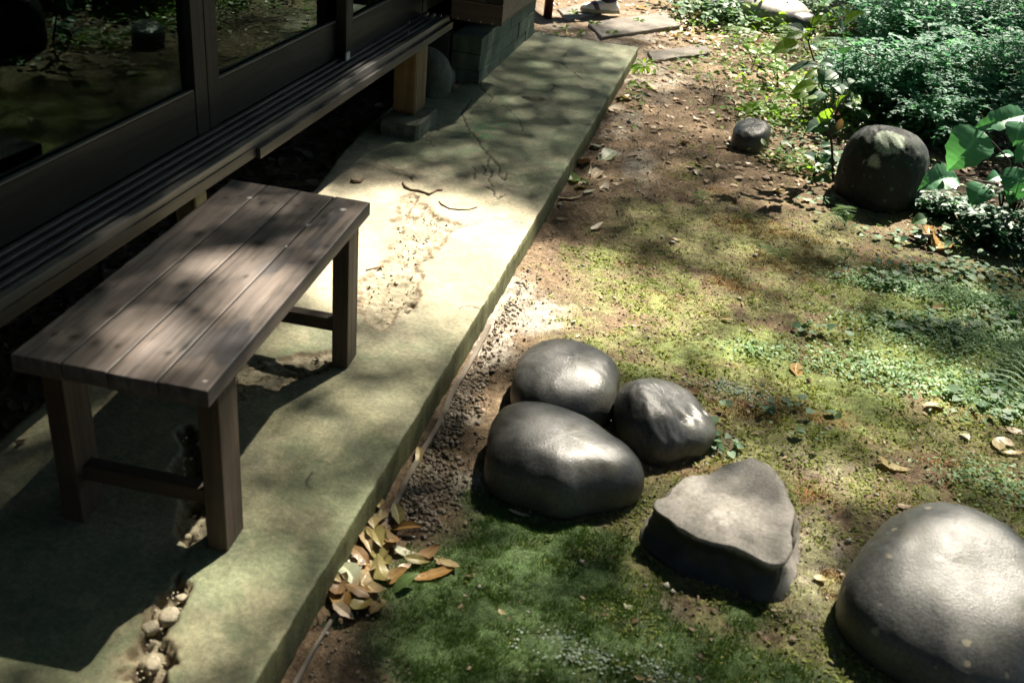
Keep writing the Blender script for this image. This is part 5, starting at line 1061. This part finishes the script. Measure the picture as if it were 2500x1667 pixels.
shrub(2190, 270, .24, .30, 3600, 'low small leaved shrub hanging down to the top of the lichened boulder', lean=(0, -.5))
shrub(2260, 300, .30, .50, 6000, 'small leaved shrub straight behind the lichened boulder', lean=(-.05, -.2))
shrub(2300, 345, .28, .34, 4200, 'low small leaved shrub touching the right shoulder of the lichened boulder')
shrub(2420, 300, .32, .62, 6500, 'dense small leaved shrub above the broad leaved plant')
shrub(2200, 190, .36, .60, 6500, 'blue green shrub in the middle of the shrub bank', lf=.042)
shrub(2360, 170, .40, .75, 7000, 'taller blue green shrub right of the middle of the shrub bank')
shrub(2530, 200, .42, .80, 6500, 'blue green shrub filling the upper right corner')
shrub(2150, 100, .36, .50, 5000, 'shrub at the top edge above the tall stemmed plant', lf=.036)
shrub(2300, 60, .5, .75, 6000, 'rear shrub at the top edge of the shrub bank', lf=.036)
shrub(2560, 380, .3, .5, 4500, 'shrub beyond the right frame edge beside the broad leaved plant')
shrub(2520, 50, .6, .9, 6000, 'rear shrub in the far upper right corner', lf=.04)
shrub(2420, 585, .17, .14, 1500, 'low dark plant in the deep shade below the broad leaved plant', mat='pl_dark', lf=.045)
shrub(2300, 530, .12, .10, 800, 'small dark ground plant right of the foot of the lichened boulder', mat='pl_dark', lf=.04)
shrub(2640, 620, .3, .35, 3000, 'low dark shrub right of the bright moss', mat='pl_dark', lf=.03)
# bright leaved low plants at the top edge
for k, (px, py, n_, lab) in enumerate([(1745, 22, 260, 'bright glossy leaved low plant at the top edge above the leaf drift'), (1850, 22, 240, 'pale broad leaved plant draped over the pale boulder'), (1960, 20, 220, 'bright leaved plant at the top edge beside the sloping boulder'),
                                   (2080, 60, 220, 'leafy plant under the rear shrub at the top edge'), (1690, -10, 160, 'pale leaved plant cut by the top edge')]):
    P0 = gpt(px, py + 35); s_ = plant('leafy_plant', P0, lab, 'plant', 'bright leaved plants along the top edge'); r_ = np.random.default_rng(k + 60)
    q = r_.normal(size=(n_, 3)) * [.16, .13, .0] + [0, 0, 0]; q[:, 2] = .05 + .16 * r_.random(n_) * np.exp(-(q[:, 0] ** 2 + q[:, 1] ** 2) / .06)
    scatter('foliage', *LEAF6, q, r_.random(n_) * 7, r_.normal(.3, .3, n_), .05 + .035 * r_.random(n_), M['pl_lime'] if k % 2 else M['pl_ground'], s_)
    for j in range(5): stem(s_, [P0, P0 + q[j] * [.5, .5, .8], P0 + q[j]], [.003, .002, .001])

# --- what nobody could count: moss, crumbs, ground cover, litter
def ground_pos(P, up=0.0): return np.stack([P[:, 0], P[:, 1], gz(P[:, 0], P[:, 1]) + .006 * 0 + up], -1)
def wview(x, y): return in_view(x, y) * (x > .015)
def md(key): return lambda x, y: masks(x, y)[key] * wview(x, y) * np.clip(1.9 / (y + 2.3), 0, 1)
P = pick(70000, lambda x, y: np.clip(md('g')(x, y) + .25 * wview(x, y) * sstep(.15, .4, x) * sstep(2.4, 1.6, y) * sstep(.35, .65, fbm(x, y, 9, 4, 520)) * np.clip(1.9 / (y + 2.3), 0, 1), 0, 1), .02, 2.4, -.3, 3.2); tag(scatter('moss_tufts', *LEAFT, ground_pos(P, .002), rng.random(len(P)) * 7, rng.normal(.5, .5, len(P)), (.004 + .008 * rng.random(len(P))) * (.8 + .8 * fbm(P[:, 0], P[:, 1], 14, 3, 530)), M['moss']), 'fine bright green moss carpet on the sunlit garden soil', 'moss', kind='stuff')
P = pick(64000, md('d'), .02, 1.7, -.8, .8); tag(scatter('moss_carpet', *BLADE, ground_pos(P, .0), rng.random(len(P)) * 7, rng.normal(.4, .35, len(P)), .005 + .008 * rng.random(len(P)), M['moss_deep']), 'short dark green moss in the foreground before the boulders', 'moss', kind='stuff')
P = pick(22000, md('r'), .02, 2.2, -.4, 3.0); tag(scatter('brown_moss', *BLADE, ground_pos(P, .0), rng.random(len(P)) * 7, rng.normal(.4, .35, len(P)), .005 + .006 * rng.random(len(P)), M['moss_rust']), 'rusty brown dried moss patches on the garden soil', 'moss', kind='stuff')
dense = lambda x, y: wview(x, y) * (1 - .8 * np.clip(masks(x, y)['g'] + masks(x, y)['d'], 0, 1)) * np.clip(2.1 / (y + 2.3), 0, 1)
P = pick(22000, dense, .015, 2.6, -.8, 5.5); sc = .0012 + .0036 * rng.random(len(P)) ** 3
tag(scatter('soil_crumbs', *OCTA, ground_pos(P, .003), rng.random(len(P)) * 7, rng.normal(0, .5, len(P)), sc, M['crumb'], sc2=.6 + .8 * rng.random((len(P), 3))), 'soil crumbs and grit scattered over the bare ground', 'soil crumbs', kind='stuff')
P = np.concatenate([rng.normal(size=(2600, 2)) * [.035, .14] + gpt(1095, 985)[:2], rng.normal(size=(900, 2)) * [.04, .07] + gpt(1040, 1200)[:2], rng.normal(size=(900, 2)) * [.04, .15] + gpt(1200, 760)[:2]]); P = P[P[:, 0] > .03]
tag(scatter('coarse_soil', *OCTA, ground_pos(P, .003), rng.random(len(P)) * 7, rng.normal(0, .5, len(P)), .002 + .007 * rng.random(len(P)) ** 2.5, M['crumb'], sc2=.6 + .8 * rng.random((len(P), 3))), 'coarse gravelly earth along the foot of the slab', 'gravelly soil', kind='stuff')
P = pick(450, lambda x, y: wview(x, y) * .5, .02, 2.6, -.8, 5.5)
tag(scatter('pebbles', *OCTA, ground_pos(P, .004), rng.random(len(P)) * 7, rng.normal(0, .5, len(P)), .004 + .008 * rng.random(len(P)) ** 2, M['pebble'], sc2=.6 + .8 * rng.random((len(P), 3)), smooth=True), 'small pale pebbles lying on moss and soil', 'pebbles', kind='stuff')
P = pick(9000, lambda x, y: wview(x, y) * (.18 + .8 * sstep(2.0, 4.0, y) * sstep(.35, 1.0, x) + .5 * sstep(4.4, 5.2, y)) , .02 - 1.2, 3.6, -.8, 8.5)
P = P[(P[:, 0] > .03) | (P[:, 1] > 4.45)]; Q_ = ground_pos(P, .006)
tag(scatter('leaf_litter', *LEAF6, Q_, rng.random(len(P)) * 7, rng.normal(0, .28, len(P)), np.where(P[:, 1] > 2.4, .02 + .04 * rng.random(len(P)), .006 + .012 * rng.random(len(P))), M['litter']), 'small dead leaf scraps strewn over the garden soil', 'leaf litter', kind='stuff')
def patch(cx, cy_, rx, ry, n):
    c = gpt(cx, cy_); q = rng.normal(size=(n, 2)) * [rx, ry] + c[:2]; return q[(q[:, 0] > .05)]
P = np.concatenate([patch(2170, 690, .07, .035, 60), patch(2260, 675, .10, .03, 70), patch(2380, 670, .12, .04, 80), patch(2280, 800, .08, .04, 50), patch(2180, 800, .05, .02, 25), patch(2450, 770, .06, .08, 60), patch(2460, 960, .06, .06, 60), patch(2420, 1010, .08, .04, 40),
                    patch(1990, 815, .03, .01, 12), patch(2020, 510, .06, .03, 25), patch(2210, 590, .12, .05, 50), patch(2400, 600, .2, .08, 60), patch(1960, 350, .12, .2, 90), patch(1900, 200, .3, .35, 160), patch(1690, 1080, .06, .02, 60), patch(1290, 1480, .15, .1, 0), patch(1880, 1010, .1, .05, 30)])
HEARTT = ([(0, .12, 0), (-.22, 0, .03), (-.48, .22, .07), (-.36, .62, .03), (0, 1.0, -.05), (.36, .62, .03), (.48, .22, .07), (.22, 0, .03)], [(0, 3, 2), (0, 2, 1), (0, 4, 3), (0, 5, 4), (0, 6, 5), (0, 7, 6)])
tag(scatter('ground_cover', *HEARTT, ground_pos(P, .012 + .0 * P[:, :1].ravel()) + np.stack([0 * P[:, 0], 0 * P[:, 0], .02 * rng.random(len(P))], -1), rng.random(len(P)) * 7, rng.normal(.25, .3, len(P)), .012 + .024 * rng.random(len(P)), M['pl_ground']), 'low heart leaved ground cover creeping over moss and soil', 'ground cover', kind='stuff')
P = np.concatenate([patch(2050, 250, .3, .4, 1500), patch(1880, 300, .12, .14, 160), patch(2000, 120, .4, .4, 1100), patch(1980, 420, .1, .08, 110), patch(1920, 400, .08, .05, 60), patch(1780, 170, .25, .25, 120), patch(1550, 250, .05, .2, 30), patch(1700, 60, .3, .2, 120)])
tag(scatter('undergrowth', *LEAF6, ground_pos(P, .01) + np.stack([0 * P[:, 0], 0 * P[:, 0], .07 * rng.random(len(P)) ** 1.5], -1), rng.random(len(P)) * 7, rng.normal(.2, .35, len(P)), .02 + .028 * rng.random(len(P)), M['pl_lime']), 'yellow green undergrowth on the soil below the shrubs', 'undergrowth', kind='stuff')
P = np.concatenate([patch(2330, 720, .16, .05, 2600), patch(2440, 830, .12, .09, 2600), patch(2150, 700, .1, .03, 700), patch(2250, 820, .16, .07, 1500), patch(2380, 960, .16, .08, 2000), patch(2100, 900, .12, .06, 700), patch(2430, 1180, .1, .05, 500), patch(1850, 860, .05, .03, 200)])
tag(scatter('creeping_plants', *LEAFT, ground_pos(P, .004) + np.stack([0 * P[:, 0], 0 * P[:, 0], .018 * rng.random(len(P))], -1), rng.random(len(P)) * 7, rng.normal(.2, .35, len(P)), .007 + .011 * rng.random(len(P)), M['pl_creep']), 'fine fresh green creeping plants along the right side of the moss', 'ground cover', kind='stuff')
# lichen crust on the foreground moss
P = np.concatenate([patch(1370, 1580, .05, .02, 170), patch(1440, 1610, .04, .02, 110), patch(1790, 950, .05, .02, 260), patch(1620, 1660, .05, .03, 150), patch(1710, 1100, .05, .02, 120)])
tag(scatter('lichen_crust', *ROUND, ground_pos(P, .006), rng.random(len(P)) * 7, rng.normal(.1, .4, len(P)), .003 + .0045 * rng.random(len(P)), M['lichen']), 'pale grey lichen crust on the foreground moss', 'lichen', kind='stuff')
# dark debris under the house and rubble in the worn trench
P = rng.random((9000, 2)) * [1.5, 4.4] + [-2.25, -1.2]; P = P[P[:, 0] < slab_left(P[:, 1]) + .02]
zg_ = gz(P[:, 0], P[:, 1]) + .008 * rng.random(len(P)) + .003
tag(scatter('crawl_space_litter', *LEAF6, np.stack([P[:, 0], P[:, 1], zg_], -1), rng.random(len(P)) * 7, rng.normal(0, .35, len(P)), .02 + .05 * rng.random(len(P)) ** 1.5, M['debris']), 'dark dead leaves lying under the raised house floor', 'leaf litter', kind='stuff')
Pt = np.concatenate([np.repeat(T_[0], 1, 0) for T_ in TR]); RB = []
for Pl_, w_ in TR:
    for i in range(len(Pl_) - 1):
        Ls = np.hypot(*(Pl_[i + 1] - Pl_[i])); n_ = int(Ls * (w_[i] + w_[i + 1]) * 6000 * .5) + 3; t_ = rng.random(n_)
        w__ = w_[i] * (1 - t_) + w_[i + 1] * t_; RB.append(Pl_[i] + (Pl_[i + 1] - Pl_[i]) * t_[:, None] + rng.uniform(-1, 1, (n_, 2)) * w__[:, None] * .9)
RB = np.concatenate(RB); sc = .0012 + .0042 * rng.random(len(RB)) ** 3
tag(scatter('concrete_rubble', *OCTA, np.stack([RB[:, 0], RB[:, 1], np.full(len(RB), -.007) + .005 * rng.random(len(RB))], -1), rng.random(len(RB)) * 7, rng.normal(0, .5, len(RB)), sc, M['rubble'], sc2=.6 + .8 * rng.random((len(RB), 3))), 'crumbled concrete and grit in the worn trench of the slab', 'rubble', kind='stuff')
for k, (px, py, s) in enumerate([(412, 1500, .019), (440, 1455, .009), (372, 1618, .013), (392, 1556, .009), (352, 1660, .010), (455, 1305, .008), (478, 1318, .006), (985, 772, .014), (1000, 755, .010), (1003, 668, .008), (1035, 560, .009), (800, 885, .010), (365, 1530, .015), (1040, 600, .007), (990, 610, .006)]):
    P = atz(px, py, -.008); r_ = np.random.default_rng(k)
    if k in (3, 4, 6, 9, 13, 14): continue
    rock('rubble_stone', ['cream loose stone in the broken slab seam left of the bench shadow', 'smaller cream stone just above it in the broken seam', 'mossy loose stone low in the broken seam', 'grey loose stone between the others of the broken seam', 'loose stone at the bottom edge in the broken seam',
          'tiny white chip behind the near bench leg', 'second tiny chip behind the near bench leg', 'broken concrete piece at the near end of the sunlit trench', 'smaller broken piece at the near end of the sunlit trench', 'small chip on the right rim of the sunlit trench', 'chip in the upper sunlit trench',
          'chip of concrete beside the far bench leg', 'dull stone at the left rim of the broken seam', 'chip in the middle of the sunlit trench', 'tiny chip left in the middle of the sunlit trench'][k], (P[0], P[1]), list(s * (.8 + .4 * r_.random(6))), s * 1.0, M['rubble'], 3.5, zg=-.016, seed=30 + k, nu=20, nv=12, rough=.009, cat='stone', group='loose stones in the worn seam of the slab')
# twigs
def twig(pts, r, label, z=-.004, cat='twig'):
    P = [atz(a, b_, z) for a, b_ in pts]; o = P[0].copy(); mb = MB().tube([p - o + np.array([0, 0, r * (1 + .5 * (i % 2))]) for i, p in enumerate(P)], [r * (1 - .35 * i / len(P)) for i in range(len(P))], 7)
    t_ = mb.build('twig', M['twig'], None, True, loc=tuple(o)); return tag(t_, label, cat)
twig([(984, 450), (990, 461), (1002, 467), (1022, 470), (1040, 475), (1047, 479), (1058, 472), (1068, 468), (1080, 467)], .005, 'knobbly fallen twig on the slab at the upper rim of the sun patch')
twig([(1072, 494), (1078, 502), (1098, 512), (1120, 515), (1145, 514), (1165, 508)], .0032, 'thin twig lying across the sunlit slab above the trench')
twig([(893, 664), (912, 659), (925, 656), (935, 650)], .0035, 'short twig piece on the left rim of the sunlit trench')
twig([(858, 447), (866, 450), (878, 449), (886, 442)], .007, 'curled pale bark piece on the shaded slab', cat='bark piece')
twig([(1730, 230), (1760, 212), (1790, 208)], .004, 'dark fallen twig on the far soil', z=-.06)
twig([(1378, 138), (1383, 130), (1390, 122)], .002, 'thin curved stalk on the far end of the slab', z=.003)
twig([(2330, 520), (2350, 560), (2380, 590)], .002, 'thin bare stalk in the dark below the broad leaved plant', z=-.02)

# ------------------------------------------------------------------ the person walking by at the top of the picture
toe, heel = atz(1411, 32, -.03), atz(1516, 40, -.03); fd = (toe - heel)[:2]; fd = fd / np.hypot(*fd)
toe2 = toe[:2]; fc = (toe[:2] + heel[:2]) / 2; zg0 = float(gz(fc[0], fc[1])) + .02
person = empty('person', (fc[0], fc[1], zg0), label='person in navy trousers and white shoe with a dark strap walking past', cat='person')
O = np.array([fc[0], fc[1], zg0]); F3 = np.array([fd[0], fd[1], 0.]); S3 = np.array([-fd[1], fd[0], 0.]); Z3 = np.array([0, 0, 1.])
if S3[1] < 0: S3 = -S3                                      # S3 points away from the viewer
def skin(name, verts, edges_, radii, mat, parent, sub=2, rootv=0):
    me = bpy.data.meshes.new(name); me.from_pydata([tuple(v) for v in verts], edges_, []); me.materials.append(mat); o = link(name, me, parent)
    md_ = o.modifiers.new('skin', 'SKIN'); me_s = me.skin_vertices[0].data if me.skin_vertices else None
    if me_s is None:
        bpy.context.view_layer.objects.active = o; me_s = me.skin_vertices[0].data
    for i, r_ in enumerate(radii):
        me_s[i].radius = r_ if hasattr(r_, '__len__') else (r_, r_); me_s[i].use_root = (i == rootv)
    md_.use_smooth_shade = True; s_ = o.modifiers.new('sub', 'SUBSURF'); s_.levels = sub; s_.render_levels = sub
    return o
f = lambda a, b_, c: F3 * a + S3 * b_ + Z3 * c
back = f(.62, .22, 0)                                         # leading foot, hidden behind the house corner
pel = f(.24, .12, .86)
body = [pel, f(.25, .12, 1.02), f(.26, .12, 1.2), f(.28, .12, 1.34), f(.3, .12, 1.42), f(.33, .12, 1.52), f(.34, .12, 1.60),
        f(.28, .28, 1.33), f(.33, .31, 1.08), f(.47, .30, .9), f(.28, -.04, 1.33), f(.20, -.07, 1.08), f(.24, -.08, .86),
        f(.22, .04, .82), f(.12, .01, .46), f(-.055, .0, .09), f(.28, .20, .82), f(.45, .21, .46), back + f(-.03, 0, .12)]
ed = [(0, 1), (1, 2), (2, 3), (3, 4), (4, 5), (5, 6), (3, 7), (7, 8), (8, 9), (3, 10), (10, 11), (11, 12), (0, 13), (13, 14), (14, 15), (0, 16), (16, 17), (17, 18)]
skin('body', body, ed, [(.12, .1), (.115, .09), (.13, .095), (.12, .09), (.05, .05), (.075, .085), (.07, .085), (.05, .05), (.038, .038), (.026, .026), (.05, .05), (.038, .038), (.026, .026), (.085, .085), (.055, .055), (.035, .035), (.085, .085), (.055, .055), (.035, .035)], M['skin'], person)
skin('shirt', [pel + Z3 * .06, f(.25, .12, 1.02), f(.26, .12, 1.2), f(.28, .12, 1.34), f(.29, .12, 1.39), f(.28, .28, 1.33), f(.32, .305, 1.12), f(.28, -.04, 1.33), f(.21, -.065, 1.12)],
     [(0, 1), (1, 2), (2, 3), (3, 4), (3, 5), (5, 6), (3, 7), (7, 8)], [(.135, .115), (.13, .105), (.145, .11), (.13, .1), (.06, .06), (.065, .065), (.055, .055), (.065, .065), (.055, .055)], M['shirt'], person)
skin('trousers', [pel + Z3 * .05, pel, f(.22, .04, .80), f(.12, .01, .46), f(-.05, .0, .14), f(-.075, -.0, .062), f(.28, .20, .80), f(.45, .21, .46), back + f(-.03, 0, .18), back + f(-.04, 0, .07)],
     [(0, 1), (1, 2), (2, 3), (3, 4), (4, 5), (1, 6), (6, 7), (7, 8), (8, 9)], [(.13, .12), (.135, .125), (.1, .1), (.08, .08), (.075, .075), (.076, .076), (.1, .1), (.08, .08), (.075, .075), (.074, .074)], M['cloth'], person)
skin('hair', [f(.32, .12, 1.58), f(.33, .12, 1.66), f(.28, .12, 1.56)], [(0, 1), (0, 2)], [(.085, .09), (.075, .08), (.06, .07)], M['hair'], person)
for X, Y_, Z_ in ((.085, .025, 1.0),):
    hd = f(.34 + .085, .12, 1.57)
    mb = MB(); mb.tube([hd + f(-.01, 0, .012), hd + f(.018, 0, -.008), hd + f(.0, 0, -.014)], [.006, .009, .007], 6); mb.build('nose', M['skin'], person, True)
    for sgn in (-1, 1): MB().tube([hd + f(-.012, sgn * .03, .02), hd + f(.0, sgn * .03, .02)], [.009, .004], 8).build('eye', M['hair'], person, True)
    MB().tube([hd + f(-.004, -.022, -.042), hd + f(.0, 0, -.044), hd + f(-.004, .022, -.042)], .004, 6).build('mouth', M['shoe_strap'], person, True)
def hand(wr, down):
    for j in range(5):
        off = (j - 2) * .017; Ln = (.055, .075, .082, .076, .06)[j]
        if j == 0: pts = [wr + F3 * .01, wr + F3 * .035 + down * .04, wr + F3 * .04 + down * .07]
        else: pts = [wr + F3 * (off * .9), wr + F3 * (off * 1.1) + down * .075, wr + F3 * (off * 1.1 + .012) + down * (.075 + Ln * .5), wr + F3 * (off * 1.1 + .03) + down * (.075 + Ln)]
        MB().tube(pts, [.011, .0095, .008, .006][:len(pts)], 7).build('finger', M['skin'], person, True)
    MB().tube([wr, wr + down * .04, wr + down * .085], [.022, .034, .03], 8).build('palm', M['skin'], person, True)
hand(f(.47, .30, .9), np.array([F3[0] * .35, F3[1] * .35, -.93])); hand(f(.24, -.08, .86), np.array([0, 0, -1.]))
def shoe(c, L_=.27):
    n = 18; prof = []
    sh = empty('shoe', (0, 0, 0)); sh.parent = person
    def outline(s, z_, tw=1.0):
        o_ = []
        for k in range(28):
            a_ = 2 * PI * k / 28; u = math.cos(a_); v_ = math.sin(a_); w = .046 * (1 - .16 * (u < 0) * abs(u)) * (1 + .08 * u)
            o_.append(c + F3 * (u * L_ / 2 * s) + S3 * (v_ * w * s * tw) + Z3 * z_)
        return o_
    V = outline(1, 0) + outline(1.02, .012) + outline(1.0, .022); F = []
    for r_ in range(2): F += [(r_ * 28 + k, r_ * 28 + (k + 1) % 28, (r_ + 1) * 28 + (k + 1) % 28, (r_ + 1) * 28 + k) for k in range(28)]
    F += [tuple(range(28))[::-1], tuple(56 + k for k in range(28))]; link('sole', raw_mesh('sole', V, F, M['shoe_sole']), sh)
    # upper: foot shape rising to the ankle
    V = []; F = []; m_ = 20; st = np.linspace(-.47, .48, 15)
    for i, s in enumerate(st):
        hgt = np.interp(s, [-.47, -.4, -.2, .0, .25, .42, .48], [.02, .055, .065, .055, .038, .028, .012]); w = np.interp(s, [-.47, -.38, -.1, .2, .4, .48], [.012, .034, .034, .045, .036, .012])
        for k in range(m_):
            a_ = PI * k / (m_ - 1); V.append(c + F3 * (s * L_) + S3 * (math.cos(a_) * w) + Z3 * (.022 + math.sin(a_) ** .8 * hgt))
    for i in range(14): F += [(i * m_ + k, i * m_ + k + 1, (i + 1) * m_ + k + 1, (i + 1) * m_ + k) for k in range(m_ - 1)]
    link('upper', raw_mesh('upper', V, F, M['shoe_white'], True), sh)
    for a0, a1, wd in ((.02, .20, .034), ):                  # dark strap running from the instep down to the sole
        V = []; F = []
        for k in range(m_):
            a_ = PI * k / (m_ - 1)
            for e in (-wd / 2, wd / 2):
                s = (a1 - (a1 - a0) * 0 + e / L_ - .20 * math.cos(a_) * -1 * .6) ; s = a0 + .08 + e / L_ + .10 * (math.sin(a_)) 
                hgt = np.interp(s, [-.47, -.4, -.2, .0, .25, .42, .48], [.02, .055, .065, .055, .038, .028, .012]) + .004; w = np.interp(s, [-.47, -.38, -.1, .2, .4, .48], [.012, .034, .034, .045, .036, .012]) + .004
                V.append(c + F3 * (s * L_) + S3 * (math.cos(a_) * w) + Z3 * (.022 + math.sin(a_) ** .8 * hgt))
        F = [(2 * k, 2 * k + 1, 2 * k + 3, 2 * k + 2) for k in range(m_ - 1)]
        link('strap', raw_mesh('strap', V, F, M['shoe_strap'], True), sh)
shoe(np.array([0, 0, 0.])); shoe(back + np.array([0, 0, .0]))
for o in bpy.data.objects:                                   # render copies of the ground hide nothing: keep every object visible
    o.hide_render = False
